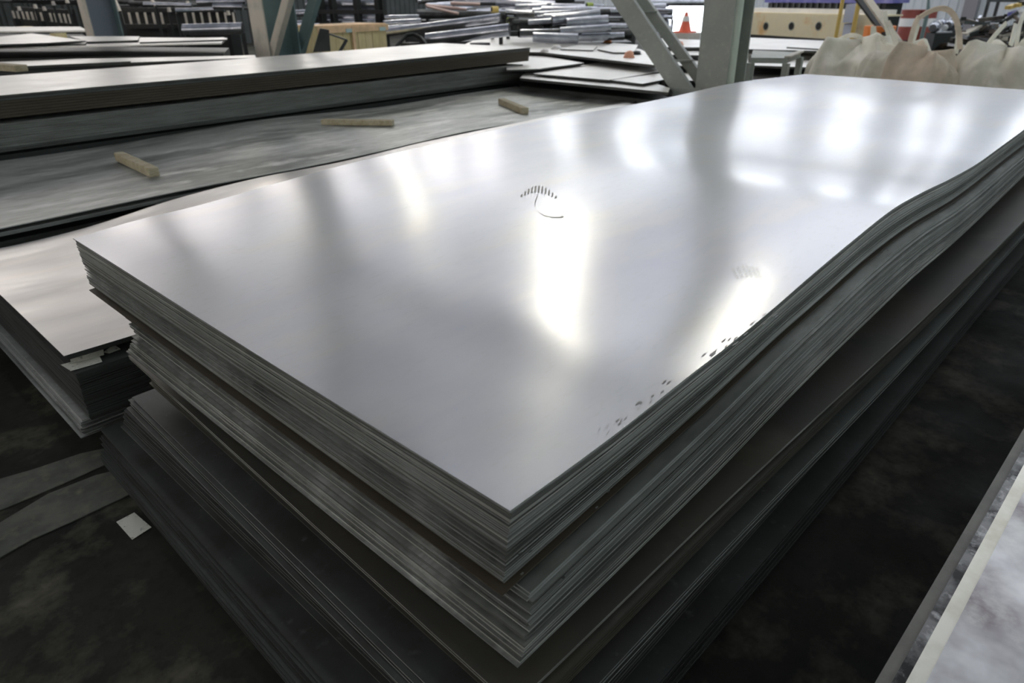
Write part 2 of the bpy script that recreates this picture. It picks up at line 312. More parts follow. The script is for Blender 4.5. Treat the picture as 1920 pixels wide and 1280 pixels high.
# scuffs and a tread print on the top sheet
def zt(x, y): a = np.array([x]); b = np.array([y]); return float((zt1(a, b) + edge_droop(a, b))[0]) + .0029
def onsheet(px, py):
    z = 1.05
    for _ in range(5): x, y = onz(px, py, z); z = zt(x, y)
    return x, y, z
def mark(quads, name):
    q = MB()
    for pts in quads:
        P = [onsheet(*p) for p in pts]; q.add(P, [tuple(range(len(P)))])
    o = q.build(name, m_mark, top); return o
tr = []
for i in range(11):
    a = i / 10; cx = 978 + 64 * a; cy = 371 - 17 * math.sin(math.pi * (a * .86 + .1)); h = 2 + 4 * math.sin(math.pi * a)
    tr.append([(cx - 2, cy + h), (cx + 1.2, cy + h), (cx + 2.4, cy - h), (cx - .8, cy - h)])
mark(tr, 'boot_print')
cur = [(1008, 366), (1003, 379), (1004, 389), (1011, 398), (1022, 404), (1036, 407), (1050, 407), (1057, 405), (1050, 401)]
mark([[(a[0] - .5, a[1] - .7), (b[0] - .5, b[1] - .7), (b[0] + .5, b[1] + .7), (a[0] + .5, a[1] + .7)] for a, b in zip(cur[:-1], cur[1:])], 'scribed_line')
tr = []
for i in range(5):
    for j in range(6): cx = 1372 + 9 * j + i * 2; cy = 498 + i * 4.5 + abs(j - 2.5) * 2; tr.append([(cx, cy), (cx + 5, cy - 1.6), (cx + 5, cy - .6), (cx, cy + 1)])
mark(tr, 'boot_print')
tr = []
for k in range(46):
    t = random.random(); px = 1120 + 390 * t; py = 832 - 268 * t ** .93 - 26 * math.sin(math.pi * t) * 0; off = random.uniform(4, 26); px -= off * .6; py -= off * .62
    s = random.uniform(.7, 2.3); tr.append([(px - s * 2.4, py + s * 1.5), (px - s, py + s * 1.6), (px + s * 2.4, py - s * 1.5), (px + s, py - s * 1.4)])
mark(tr, 'scuff_mark')['kind'] = 'stuff'

GR1 = 'sheets of the upper foreground bundle'
pack(33, lambda f: (.584 + .002 * f, X1 - .02), lambda f: (.5605 + .022 * f, 2.52), lambda X, Y: zt1(X, Y) + edge_droop(X, Y) - .0045, lambda X, Y: zb1(X, Y),
     'steel sheet, @ in the neat bundle under the bright top sheet', GR1, [m_dull, m_edge], nx=44, jit=.0016)
o = sheet('steel_sheet', .572, X1, .572, 2.49, lambda X, Y: zb1(X, Y) - .003, .003, 44, 2, [m_rust, m_rust])
tag(o, 'rust-brown steel sheet sticking out slightly between the two upper foreground bundles', 'metal sheet')
b2b = smooth_interp([.4, .58, .93, 1.28, 1.54, 1.9, 2.3, 2.7, 3.24, 3.7, 4.8, 6.6], [-1.027, -1.025, -1.022, -1.012, -.995, -.978, -.97, -.962, -.975, -.975, -.96, -.98])
zb2t = lambda X, Y: zb1(X, Y) - .016
zb2b = lambda X, Y: H + b2b(X)
y2 = smooth_interp([0, .12, .25, .42, 1.0], [2.41, 2.34, 2.27, 2.235, 2.275])
pack(27, lambda f: (.612 - .04 * f, X1 - .01), lambda f: (.546 - .008 * math.sin(f * 3) - .004 * f, float(y2(f))), zb2t, zb2b,
     'thin steel sheet, @ in the staggered second foreground bundle', 'sheets of the second foreground bundle', [m_dull, m_edge], nx=44, jit=.004)
# lower, darker packs
def lowz(z0, amp=.012, ph=0.): return lambda X, Y: z0 + amp * np.sin(X * 1.5 + ph) * np.clip((X - .6) * 1.5, 0, 1)
def lsheet(x0n, y0, y1, zf, n, zspan, label, group, mats, yaw, th=.004):
    for k in range(n):
        j = (rng.random(3) - .5) * .014
        o = sheet('steel_sheet', x0n + j[0] - .003 * k, X1 - .02, y0 + j[1] * .6 + .001 * k, y1 + j[2], lambda X, Y, k=k: zf(X, Y) - zspan * k / max(1, n), th, 36, 2, mats, yaw=yaw)
        tag(o, label.replace('@', ordinal(k, n)), 'metal sheet', group)
lsheet(.547, .525, 2.37, lowz(H - 1.085), 2, .014, 'jutting steel sheet with bright front edge under the second foreground bundle, @ of two', 'jutting sheets under the second bundle', [m_edge_br, m_edge_a], -.028)
lsheet(.60, .515, 2.28, lowz(H - 1.112), 9, .055, 'thin brownish steel sheet, @ in the third foreground pack', 'sheets of the third foreground pack', [m_edge_br, m_edge_br], -.022)
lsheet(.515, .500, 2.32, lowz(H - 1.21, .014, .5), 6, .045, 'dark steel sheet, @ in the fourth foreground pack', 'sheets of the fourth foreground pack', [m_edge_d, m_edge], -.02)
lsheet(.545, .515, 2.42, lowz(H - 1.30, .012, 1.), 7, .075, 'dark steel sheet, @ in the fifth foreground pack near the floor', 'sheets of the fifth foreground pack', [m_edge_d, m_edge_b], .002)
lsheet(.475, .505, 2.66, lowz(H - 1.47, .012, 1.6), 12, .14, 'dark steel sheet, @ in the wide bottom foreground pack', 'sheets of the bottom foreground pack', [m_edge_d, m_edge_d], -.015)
def bearers(name, zc, h, ys, xs, label, group, mt=m_wood):
    for x in xs:
        q = MB(); q.box((x, (ys[0] + ys[1]) / 2, zc), (.09, ys[1] - ys[0], h)); tag(q.build(name, mt), label, 'timber', group)
bearers('timber_bearer', .033, .062, (.62, 2.5), (1.0, 2.6, 4.2, 5.9), 'timber bearer on the floor under the foreground stack', 'floor bearers of the foreground stack')
# small bright boxes stand in for glints on the right-hand edges
for i, (px, py, y) in enumerate([(974, 1036, .558), (993, 1032, .558), (978, 1075, .558), (1664, 468, .556), (1118, 951, .555), (1172, 878, .555), (1140, 920, .555), (1055, 1082, .54)]):
    v = R @ np.array([px - 960, 640 - py, -1280.]); t = y / v[1]; p = v * t; r = .0022 * max(1, p[0])
    q = MB(); q.box((p[0], y - .001, p[2] + H), (r * 3, .003, r)); tag(q.build('edge_glint', m_speck), 'tiny painted glint on the right side edges of the foreground stack', 'painted glint', 'painted glints on the stack edges')

# ---------------------------------------------------------------- neighbour stack (left)
nz_ = smooth_interp([.3, .48, .66, 1.05, 1.6, 2.03, 2.8, 3.6, 4.9, 6.6], [-1.155, -1.157, -1.162, -1.15, -1.092, -1.072, -1.075, -1.045, -1.035, -1.05])
nzr = lambda X, Y: H + nz_(X) - .012 * np.clip(1 - (Y - 2.7) / .8, 0, 1) * np.clip(X - .6, 0, 1) + .004 * np.sin(2.1 * X + 2 * Y)
for k in range(5):
    o = sheet('steel_sheet', .478 + .003 * k, 6.4, 2.705 + .002 * k, 4.34 - .004 * k, lambda X, Y, k=k: nzr(X, Y) - .0048 * k, .0036, 50, 16 if k == 0 else 2, [m_sheet_n, m_edge_d])
    tag(o, 'pale satin steel sheet on top of the lower stack left of the foreground' if k == 0 else 'steel sheet, %s, right under the pale top of the left neighbouring stack' % ordinal(k - 1, 4), 'metal sheet', None if k == 0 else 'upper sheets of the left neighbouring stack')
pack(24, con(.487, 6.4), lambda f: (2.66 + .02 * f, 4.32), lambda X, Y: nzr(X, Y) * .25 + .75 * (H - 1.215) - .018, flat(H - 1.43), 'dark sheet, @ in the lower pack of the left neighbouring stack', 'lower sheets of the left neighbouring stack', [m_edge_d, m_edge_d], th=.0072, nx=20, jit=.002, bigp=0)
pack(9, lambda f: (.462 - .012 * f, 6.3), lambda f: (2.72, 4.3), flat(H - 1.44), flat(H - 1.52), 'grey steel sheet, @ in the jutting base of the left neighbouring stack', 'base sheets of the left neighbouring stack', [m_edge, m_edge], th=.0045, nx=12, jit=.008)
bearers('timber_bearer', .095, .18, (2.8, 4.25), (.95, 2.6, 4.3, 5.9), 'thick timber bearer under the left neighbouring stack', 'bearers of the left neighbouring stack', m_black)
def paper(pts, z, label, grp='paper labels between the neighbouring packs'):
    P = [onz(x, y, z) for x, y in pts]; q = MB(); n = len(P)
    vs = [(p[0], p[1], z + .002 * (i % 2)) for i, p in enumerate(P)] + [(p[0], p[1], z - .0007 + .002 * (i % 2)) for i, p in enumerate(P)]
    q.add(vs, [tuple(range(n)), tuple(range(2 * n - 1, n - 1, -1))] + [(i, i + n, (i + 1) % n + n, (i + 1) % n) for i in range(n)])
    return tag(q.build('paper_label', m_paper), label, 'paper', grp)
zpp = float(nzr(np.array([.5]), np.array([2.7]))[0] * .25 + .75 * (H - 1.215) - .018)
paper([(113, 683), (133, 696), (192, 678), (187, 668)], zpp + .004, 'white paper label with a cut corner, lowest of those between the neighbouring packs')
paper([(130, 668), (134, 682), (195, 665), (193, 648)], zpp + .008, 'white printed paper label lying between the packs beside the stack corner')
paper([(194, 660), (205, 663), (226, 654), (214, 646)], zpp + .004, 'small white paper label nearest the foreground bundle')

# ---------------------------------------------------------------- wide dull plate stack with timber blocks
wz = lambda X, Y: H - 1.088 + .014 * np.sin(X * 1.25 + .6 + .5 * Y) + .010 * np.sin(2.3 * X - 1.9 * Y)
o = sheet('steel_plate', -2.4, 7.05, 4.5, 6.53, wz, .006, 80, 24, [m_dull, m_edge]); tag(o, 'wide stained grey plate carrying loose timber blocks', 'metal plate')
for k in range(3):
    o = sheet('steel_plate', -2.4, 7.0, 4.5 + .004 * k, 6.5, lambda X, Y, k=k: wz(X, Y) * .6 + .4 * (H - 1.088) - .030 - .008 * k, .006, 40, 2, [m_dull, m_edge]); tag(o, 'grey light-edged plate, %s of three under the wide stained plate' % ordinal(k, 3), 'metal plate', 'plates under the wide stained plate')
for k in range(7):
    o = sheet('steel_plate', -2.4, 6.95, 4.56, 6.5, flat(H - 1.19 - .05 * k), .03, 4, 1, [m_edge_d, m_edge_d]); tag(o, 'thick dark plate, %s in the pack below the wide stained plate' % ordinal(k, 7), 'metal plate', 'deep plates under the wide stained plate')
bearers('timber_bearer', .07, .13, (4.6, 6.45), (-1.5, .8, 3.2, 5.6), 'timber bearer under the wide stained plate stack', 'bearers of the wide plate stack', m_black)
def block(a, b, w_, h_, label):
    zc = H - 1.08; pa = onz(*a, zc); pb = onz(*b, zc); mx, my = (pa[0] + pb[0]) / 2, (pa[1] + pb[1]) / 2; zz = float(wz(np.array([mx]), np.array([my]))[0])
    L_ = math.dist(pa, pb); an = math.atan2(pb[1] - pa[1], pb[0] - pa[0]); e = empty('timber_block', (mx, my, zz), label, 'timber', 'timber blocks on the wide plate')
    q = MB(); q.box((mx, my, zz + h_ / 2 + .004), (L_, w_, h_), an); o = q.build('block', m_wood, e); bv = o.modifiers.new('b', 'BEVEL'); bv.width = .006; bv.segments = 2
    tag(o, '', 'x'); del o['label']; del o['category']; return e
block((225, 297), (290, 328), .07, .062, 'short pale timber block lying lengthwise at the left of the wide plate')
block((605, 233), (738, 235), .075, .05, 'long flat timber block in the middle of the wide plate')
block((940, 193), (985, 212), .075, .062, 'dark timber block at the right of the wide plate')

# ---------------------------------------------------------------- tall plate stack behind
zb = lambda X, Y: H - .645 + .004 * np.sin(X * 1.1)
for k in range(8):
    o = sheet('steel_plate', -3.4, 7.43 - .004 * k, 6.62 + (.0 if k < 3 else .006), 8.4, lambda X, Y, k=k: zb(X, Y) - .021 * k, .0185, 24, 2, [m_slab if k == 0 else m_rust, m_edge_d if k < 2 else m_rust])
    tag(o, 'long pale plate on top of the tall stack behind the timber blocks' if k == 0 else 'long rusty plate, %s under the pale top of the tall stack' % ordinal(k - 1, 7), 'metal plate', None if k == 0 else 'rusty plates of the tall stack behind')
for k in range(12):
    o = sheet('steel_plate', -3.4, 7.26 + .01 * (k % 3), 6.60 + .003 * (k % 3), 8.38, flat(H - .842 - .0175 * k), .0155, 4, 1, [m_dull, m_edge_d if k > 9 else m_edge_b]); tag(o, 'long grey-green plate, %s in the lower pack of the tall stack' % ordinal(k, 12), 'metal plate', 'grey plates of the tall stack behind')
for k in range(9):
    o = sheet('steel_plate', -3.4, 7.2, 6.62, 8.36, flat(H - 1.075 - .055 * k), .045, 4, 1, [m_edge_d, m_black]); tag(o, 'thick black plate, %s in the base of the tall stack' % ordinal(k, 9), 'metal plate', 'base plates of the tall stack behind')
bearers('timber_bearer', .06, .11, (6.7, 8.3), (-2, .8, 3.2, 5.8), 'timber bearer under the tall stack behind', 'bearers of the tall stack behind', m_black)

# ---------------------------------------------------------------- irregular plates given by their outline on a level z
def plate(pts, z, th, label, group=None, mats=None, down=None, name='steel_plate', px=True, zz=None):
    P = [onz(x, y, z) for x, y in pts] if px else pts; n = len(P); q = MB(); zz = zz or [0] * n
    A = sum(P[i][0] * P[(i + 1) % n][1] - P[(i + 1) % n][0] * P[i][1] for i in range(n))
    if A < 0: P = P[::-1]; zz = zz[::-1]
    vs = [(p[0], p[1], z + a) for p, a in zip(P, zz)] + [(p[0], p[1], z + a - th) for p, a in zip(P, zz)]
    q.add(vs, [tuple(range(n))], 0); q.add(vs, [tuple(range(2 * n - 1, n - 1, -1))] + [(i, i + n, (i + 1) % n + n, (i + 1) % n) for i in range(n)], 1)
    return tag(q.build(name, mats or [m_slab, m_edge_d]), label, 'metal plate', group)
def pile(pts, ztop, label, group, th=.05, n=None, mats=None):      # plates of the same outline down to the floor
    n = n or int((ztop - .02) / (th + .008)); P = [onz(x, y, ztop) for x, y in pts]; c = np.mean(P, 0)
    for k in range(n):
        s = 1 - .004 * (k % 3); Q = [tuple(c + (np.array(p) - c) * s) for p in P]
        plate(Q, ztop - (th + .008) * (k + 1), th, label, group, mats or [m_edge_d, m_edge_d], px=False)
# left background: long slab stacks behind the tall stack
A0 = [(-150, 92), (415, 80), (426, 71), (255, 70), (-150, 74)]
plate(A0, H - .55, .02, 'long pale slab on the stack in the upper left background', mats=[m_slab, m_slab])
pile(A0, H - .575, 'dark thick plate in the upper left background stack', 'plates of the upper left background stack', th=.14, n=7, mats=[m_edge_d, m_edge_d])
plate([(-80, 77), (60, 66), (160, 76), (90, 80), (-80, 86)], H - .50, .02, 'warped pale plate leaning on the slab in the upper left', zz=[0, .03, 0, 0, 0])
plate([(90, 77), (164, 76), (160, 82), (88, 83)], H - .53, .02, 'narrow bright plate on the slab in the upper left')
plate([(130, 68), (262, 68), (258, 75), (165, 78)], H - .52, .025, 'pale plate with an orange cast on the upper left slab')
plate([(260, 72), (420, 70), (425, 74), (262, 79)], H - .53, .02, 'bright white plate at the right end of the upper left slab')
A1 = [(-150, 60), (165, 57), (150, 50), (-150, 50)]
plate(A1, H - .55, .03, 'second pale slab further back in the upper left', mats=[m_slab, m_slab])
pile(A1, H - .59, 'dark plate in the furthest upper left stack', 'plates of the furthest upper left stack', th=.16, n=6, mats=[m_edge_d, m_edge_d])
for (p, d, sz, lb, mt) in [((43, 54), 17, (.35, .3, .1), 'small timber offcut on the furthest upper left slab', m_crate), ((110, 67), 13, (.22, .16, .09), 'small pale timber offcut on the warped upper left plate', m_crate)]:
    c = at(*p, d); q = MB(); q.box(c, sz, .3); tag(q.build('timber_offcut', mt), lb, 'timber', 'timber offcuts on the upper left slabs')
plate([(-90, 125), (40, 124), (240, 115), (470, 108), (470, 104), (150, 110), (0, 116), (-90, 118)], H - .68, .03, 'long dull plate showing behind the tall stack', mats=[m_slab, m_edge_d])
plate([(245, 117), (480, 108), (478, 103), (247, 112)], H - .655, .02, 'narrow pale strip on the dull plate behind the tall stack')
q = MB(); c0 = onz(-30, 128, H - .64); c1 = onz(42, 134, H - .64); q.bar((*c0, H - .61), (*c1, H - .61), .12, .06); tag(q.build('timber_bar', m_wood), 'timber bar at the far left behind the tall stack', 'timber')
pile([(-90, 128), (490, 112), (480, 102), (-90, 114)], H - .72, 'dark plate hidden behind the tall stack', 'plates behind the tall stack', th=.1, n=8)

# right of the tall stack: crossed plates
zP = H - .93
P1 = [(975, 146), (1253, 173), (1256, 165), (1150, 130), (985, 135)]
plate(P1, zP, .03, 'pale plate edging the crossed pile right of the tall stack', mats=[m_slab, m_edge_d])
pile(P1, zP - .035, 'dark plate below the crossed pale plates', 'plates under the crossed pile', th=.09, n=7)
plate([(1000, 138), (1142, 150), (1262, 130), (1240, 122), (1130, 115)], zP + .035, .018, 'broad pale plate lying crosswise on the crossed pile')
plate([(1144, 150), (1205, 157), (1256, 147), (1262, 134)], zP + .03, .018, 'triangular pale plate at the right of the crossed pile')
plate([(950, 131), (1010, 129), (1095, 118), (1000, 101), (950, 103)], zP + .075, .018, 'pale plate tucked behind the end of the tall stack')
P5 = [(940, 96), (1018, 98), (1228, 122), (1245, 112), (1200, 92), (1128, 81), (1070, 75), (1020, 73), (985, 67), (900, 70), (860, 88)]
plate(P5, H - .80, .03, 'large flat pale plate behind the crossed pile')
pile([(1030, 104), (1230, 124), (1240, 112), (1180, 95), (1080, 95)], H - .84, 'dark plate under the large flat pale plate', 'plates under the large flat plate', th=.10, n=6)
plate([(1120, 92), (1150, 98), (1190, 98), (1196, 84), (1150, 80)], H - .775, .015, 'bright irregular plate on the large flat pale plate')
plate([(1050, 92), (1112, 94), (1120, 86), (1080, 84)], H - .78, .012, 'small pale offcut on the large flat pale plate')
# plates seen between brace and column, and right of the column
for i, (pts, z, lb) in enumerate([([(1225, 102), (1340, 104), (1340, 94), (1230, 88)], .80, 'pale plate beyond the brace, middle level'), ([(1232, 88), (1345, 89), (1345, 76), (1240, 72)], .86, 'pale plate beyond the brace, topmost'),
                                  ([(1250, 122), (1340, 126), (1340, 108), (1240, 106)], .72, 'pale plate beyond the brace, lower level'), ([(1262, 150), (1335, 152), (1335, 132), (1255, 128)], .62, 'pale plate beyond the brace, lowest level')]):
    plate(pts, z, .035, lb); pile(pts, z - .04, 'dark plate below the pale plates beyond the brace', 'plates beyond the brace', th=.13, n=4)
for i, (pts, z, lb) in enumerate([([(1400, 92), (1560, 96), (1545, 76), (1400, 70)], .88, 'pale plate in front of the cream beam'), ([(1400, 122), (1540, 127), (1545, 106), (1400, 100)], .74, 'pale plate behind the small steel trestle'),
                                  ([(1395, 168), (1535, 172), (1530, 142), (1395, 134)], .55, 'pale plate on the floor stack near the small trestle')]):
    plate(pts, z, .03, lb); pile(pts, z - .035, 'dark plate under the pale plates right of the column', 'plates right of the column', th=.12, n=4)
plate([(1475, 88), (1545, 92), (1540, 82), (1480, 79)], .90, .02, 'small dusty offcut on the plate before the cream beam')

# ---------------------------------------------------------------- columns and braces
def hcol(x, y, label, wv=.36, du=.40, mts=None, ht=10.5, pipe=False):
    e = empty('steel_column', (x, y, 0), label, 'column'); t = .022; mts = mts or [m_col, m_col, m_col]
    q = MB(); q.box((x + .0, y, ht / 2), (t, wv, ht)); q.build('flange', mts[0], e)
    q = MB(); q.box((x + du, y, ht / 2), (t, wv, ht)); q.build('flange', mts[1], e)
    q = MB(); q.box((x + du / 2, y, ht / 2), (du - t, .016, ht)); q.build('web', mts[2], e)
    q = MB(); q.box((x + du / 2, y, .015), (du + .16, wv + .14, .03)); q.build('base_plate', mts[2], e)
    return e
def atdepth(px, py, X=None, d=None): return at(px, py, d)
c3 = at(1352, 100, 7.45); C3 = (c3[0] - .15, c3[1])
hcol(*C3, 'grey-green H-section column beside the slanting laced brace', wv=.36, du=.42)
q = MB(); q.tube([(C3[0] + .10, C3[1] - .145, .02), (C3[0] + .10, C3[1] - .145, 10.4)], .066, 20, caps=True); e = tag(q.build('drain_pipe', m_pipe_w), 'pale green vertical pipe fixed beside the grey column', 'pipe')
c2 = at(487, 60, 9.9); C2 = (c2[0], c2[1]); hcol(*C2, 'teal-grey column with tan dusty flange and paired braces, upper left of centre', wv=.40, du=.50, mts=[m_cole, m_colt, m_colt])
c1 = at(160, 30, 13.6); C1 = (c1[0], c1[1]); hcol(*C1, 'blue-grey column with tan edge at the far left', wv=.42, du=.55, mts=[m_cole, m_colt, mat('slate_paint', (.17, .20, .25), .5)])
# laced brace at column 3: two channels with battens, in the plane of the column row
d3 = Vector((C2[0] - C3[0], C2[1] - C3[1], 0)).normalized(); n3 = Vector((d3.y, -d3.x, 0))   # n3 points to +X side
if n3.x < 0: n3 = -n3
def on_plane(px, py, p0, n):
    v = Vector(R @ np.array([px - 960, 640 - py, -1280.])); o_ = Vector((0, 0, H)); t = (Vector(p0) - o_).dot(n) / v.dot(n); return o_ + v * t
p0 = Vector((*C3, 0)) - n3 * .02
br = empty('laced_brace', (C3[0], C3[1], 0), 'slanting grey-green double-channel brace with cross battens, left of the column', 'brace')
def channel(a, b, wdt, name='channel', mt=m_col, dep=.10):
    q = MB(); a = Vector(a); b = Vector(b); dr = (b - a).normalized(); s = dr.cross(n3).normalized()
    q.bar(a, b, wdt, .012, up=tuple(n3)); 
    for sg in (-1, 1): q.bar(a + s * sg * wdt / 2 + n3 * dep / 2, b + s * sg * wdt / 2 + n3 * dep / 2, .012, dep, up=tuple(n3))
    return q.build(name, mt, br)
a1 = on_plane(1296, 196, p0, n3); b1 = on_plane(1166, 0, p0, n3); dd = (b1 - a1); channel(a1 - dd * .45, b1 + dd * 3.2, .185)
p02 = p0 + n3 * .30; a2 = on_plane(1318, 160, p02, n3); b2 = on_plane(1202, 0, p02, n3); dd2 = b2 - a2; channel(a2 - dd2 * .5, b2 + dd2 * 3.2, .10)
for yy in (172, 114, 22, -80, -200, -340):
    A = on_plane(1166 + yy * .663, yy, p0 + n3 * .03, n3); B = on_plane(1204 + yy * .725, yy, p02, n3); A.z = B.z = (A.z + B.z) / 2; dx = (B - A); q = MB(); q.bar(A, B + dx * .12, .14, .014); q.build('batten', m_col, br)
# gusset at the foot
q = MB(); g0 = a1 + n3 * .01; q.add([tuple(g0 + Vector(v)) for v in [(0, 0, -.45)]], []); 
gp = [on_plane(x, y, p0 - n3 * .02, n3) for x, y in ((1262, 165), (1312, 165), (1318, 215), (1262, 215))]
q = MB(); q.add(gp + [g + n3 * .014 for g in gp], [(0, 1, 2, 3), (7, 6, 5, 4), (0, 4, 5, 1), (1, 5, 6, 2), (2, 6, 7, 3), (3, 7, 4, 0)]); q.build('gusset_plate', m_col, br)
# braces at column 2
p0b = Vector((*C2, 0)) - n3 * .02; br = empty('laced_brace', (C2[0], C2[1], 0), 'tan and teal pair of slanting braces rising right from the teal column', 'brace')
a = on_plane(507, 104, p0b, n3); b = on_plane(535, 0, p0b, n3); channel(a - (b - a) * .3, b + (b - a) * 4, .11, mt=m_cole)
a = on_plane(557, 100, p0b + n3 * .5, n3); b = on_plane(586, 0, p0b + n3 * .5, n3); channel(a - (b - a) * .3, b + (b - a) * 4, .13, mt=m_colt)

# ---------------------------------------------------------------- post racks, upper left
def comb(xa, xb, ya0, ya1, yb0, yb1, n, d, label, skip=()):
    e = empty('post_rack', (*at((xa + xb) / 2, yb0, d)[:2], 0), label, 'rack'); a0, b0 = Vector(at(xa, ya0, d)), Vector(at(xb, yb0, d)); a1_, b1_ = Vector(at(xa, ya1, d)), Vector(at(xb, yb1, d))
    for k in range(n):
        t = k / (n - 1); p = a0.lerp(b0, t); z1 = a1_.lerp(b1_, t).z; q = MB(); q.box((p.x - .12, p.y - .14, (p.z + z1) / 2), (.05, .03, p.z - z1)); q.build('post', m_post, e)
    for (u, v, h) in ((a0 + Vector((0, 0, .05)), b0 + Vector((0, 0, .05)), .10), (a1_ - Vector((0, 0, .05)), b1_ - Vector((0, 0, .05)), .10)):
        q = MB(); q.bar(u, v, .12, h); q.build('rail', m_black, e)
    q = MB(); mid = (a1_ + b1_) / 2
    for t in (.02, .5, .98): q = MB(); p = a1_.lerp(b1_, t); q.box((p.x, p.y, p.z / 2), (.2, .2, p.z)); q.build('stand', m_black, e)
    q = MB(); off = Vector((.25, .45, 0)); q.add([a0 + off + Vector((0, 0, .1)), b0 + off + Vector((0, 0, .1)), Vector((b0.x, b0.y, 0)) + off, Vector((a0.x, a0.y, 0)) + off], [(0, 1, 2, 3)]); q2 = MB()
    A = a0 + off; B = b0 + off; dr = (B - A); an = math.atan2(dr.y, dr.x); c = (A + B) / 2; q2.box((c.x, c.y, A.z / 2), (dr.length, .05, A.z), an); q2.build('back_board', m_black, e)
    return e
comb(30, 134, 20, 34, 26, 44, 13, 19, 'dark rack of pale upright posts left of the far-left column')
comb(202, 440, 23, 45, 23, 45, 17, 17, 'dark rack of pale upright posts between the two left columns')
def tubes(list_, name, label, cat, group, mt):
    for (a, b, r) in list_:
        q = MB(); q.tube([a, b], r, 14, rin=r * .8); tag(q.build(name, [mt, m_black]), label, cat, group)
def T(xa, ya, xb, yb, d, r, d2=None): return (at(xa, ya, d), at(xb, yb, d2 or d), r)
tubes([T(345, 56, 456, 53, 12.5, .10)], 'steel_tube', 'thick grey tube lying left of the teal column', 'tube', None, m_tube)
# loose dark bars above the racks
L = []
for k in range(16):
    xa = random.uniform(-20, 330); y = random.uniform(-4, 17); L.append(T(xa, y, xa + random.uniform(60, 180), y + random.uniform(-3, 3), 19 + random.random() * 3, random.uniform(.03, .07)))
tubes(L, 'steel_bar', 'loose dark steel bar on top of the post racks', 'bar', 'loose bars above the post racks', m_tube_d)
L = [T(215, 0, 225, 22, 16, .04), T(285, 0, 292, 12, 16, .035)]
tubes(L, 'steel_bar', 'short pale upright bar sticking up behind the post rack', 'bar', 'pale upright bars behind the post rack', m_post)
for k, (x, y) in enumerate([(317, 18), (352, 6), (428, 24), (100, 6), (66, 12), (83, 16), (36, 16), (126, 2)]):
    c = at(x, y, 16.6 if x > 200 else 18.5); q = MB(); q.tube([(c[0], c[1], c[2] - .05), (c[0], c[1], c[2] + .05)], [.05, .035], 8); tag(q.build('end_cap', m_post), 'small pale bar end cap glinting above the post racks', 'cap', 'glinting end caps above the racks')
L = [T(370, 4, 460, 2, 15, .06), T(330, 20, 420, 17, 15.5, .05), T(400, 12, 455, 13, 15, .06), T(270, 8, 360, 10, 16, .05)]
tubes(L, 'steel_tube', 'grey-green tube lying above the right post rack', 'tube', 'tubes above the right post rack', m_tube)

# ---------------------------------------------------------------- tube rack behind the crate
rk = empty('tube_rack', (*at(640, 60, 14.5)[:2], 0), 'dark upright rack holding round bars behind the wooden crate', 'rack')
for x in (583, 600, 622, 668, 708, 716):
    p = at(x, -6, 14.5); q = MB(); q.box((p[0], p[1], (p[2] + .3) / 2), (.11, .14, p[2] + .3)); q.build('upright', m_black, rk)
for y in (22, 46): q = MB(); q.bar(at(580, y, 14.6), at(720, y, 14.6), .1, .08); q.build('crossbar', m_black, rk)
L = [T(575, 8, 722, 8, 14.9, .13), T(575, -4, 722, -4, 15.2, .12), T(515, 46, 585, 43, 15, .06), T(596, 33, 712, 33, 15, .09), T(600, 42, 712, 41, 14.9, .07), T(520, 26, 585, 24, 15.2, .07), T(560, 55, 600, 54, 13.4, .1)]
tubes(L, 'round_bar', 'thick round bar resting in the dark rack behind the crate', 'bar', 'round bars in the rack behind the crate', m_tube)
for i, x in enumerate((614, 636, 654, 680, 702)):
    c = at(x, 22, 15.3); q = MB(); q.tube([(c[0], c[1], c[2] - .14), (c[0], c[1], c[2] + .05)], .07, 10); tag(q.build('bar_end', m_white), 'white painted bar end between the uprights of the dark rack', 'bar', 'white bar ends in the dark rack')
# crate
cr0 = at(590, 100, 10.6); cA = Vector(at(596, 52, 10.6)); cB = Vector(at(722, 47, 11.4)); dr = Vector((cB.x - cA.x, cB.y - cA.y, 0)); Lc = dr.length; dr.normalize(); nn = Vector((-dr.y, dr.x, 0)); nn = nn if nn.y > 0 else -nn
zc1 = cA.z; zc0 = .45; e = empty('wooden_crate', (cA.x, cA.y, zc0), 'pale pine crate with upright boards and metal corner clips behind the tall stack', 'crate'); nb = 9; bw = Lc / nb
ang = math.atan2(dr.y, dr.x)
for k in range(nb):
    c = Vector((cA.x, cA.y, 0)) + dr * (bw * (k + .5)); q = MB(); q.box((c.x, c.y, (zc0 + zc1) / 2), (bw * .94, .022 + .006 * (k % 2), zc1 - zc0), ang); q.build('board', m_crate, e)
    c = c + nn * .8; q = MB(); q.box((c.x, c.y, (zc0 + zc1) / 2), (bw * .94, .022, zc1 - zc0), ang); q.build('board', m_crate, e)
for s in (0, Lc):
    for k in range(6):
        c = Vector((cA.x, cA.y, 0)) + dr * s + nn * (.8 * (k + .5) / 6); q = MB(); q.box((c.x, c.y, (zc0 + zc1) / 2), (.022, .12, zc1 - zc0), ang); q.build('board', m_crate, e)
for off in (-.025, .8): c = Vector((cA.x, cA.y, 0)) + dr * Lc / 2 + nn * off; q = MB(); q.box((c.x, c.y, zc1 - .04), (Lc + .06, .03, .09), ang); q.build('rail', m_crate2, e)
for k in range(6): c = Vector((cA.x, cA.y, 0)) + dr * Lc / 2 + nn * (.8 * (k + .5) / 6); q = MB(); q.box((c.x, c.y, zc1 + .012), (Lc + .04, .125, .02), ang); q.build('lid_board', m_crate2, e)
for t in (.42, .93): c = Vector((cA.x, cA.y, 0)) + dr * Lc * t - nn * .045; q = MB(); q.box((c.x, c.y, zc1 - .06), (.12, .008, .055), ang); q.build('corner_clip', mat('grey_blue_metal', (.45, .55, .55), .4, .6), e)
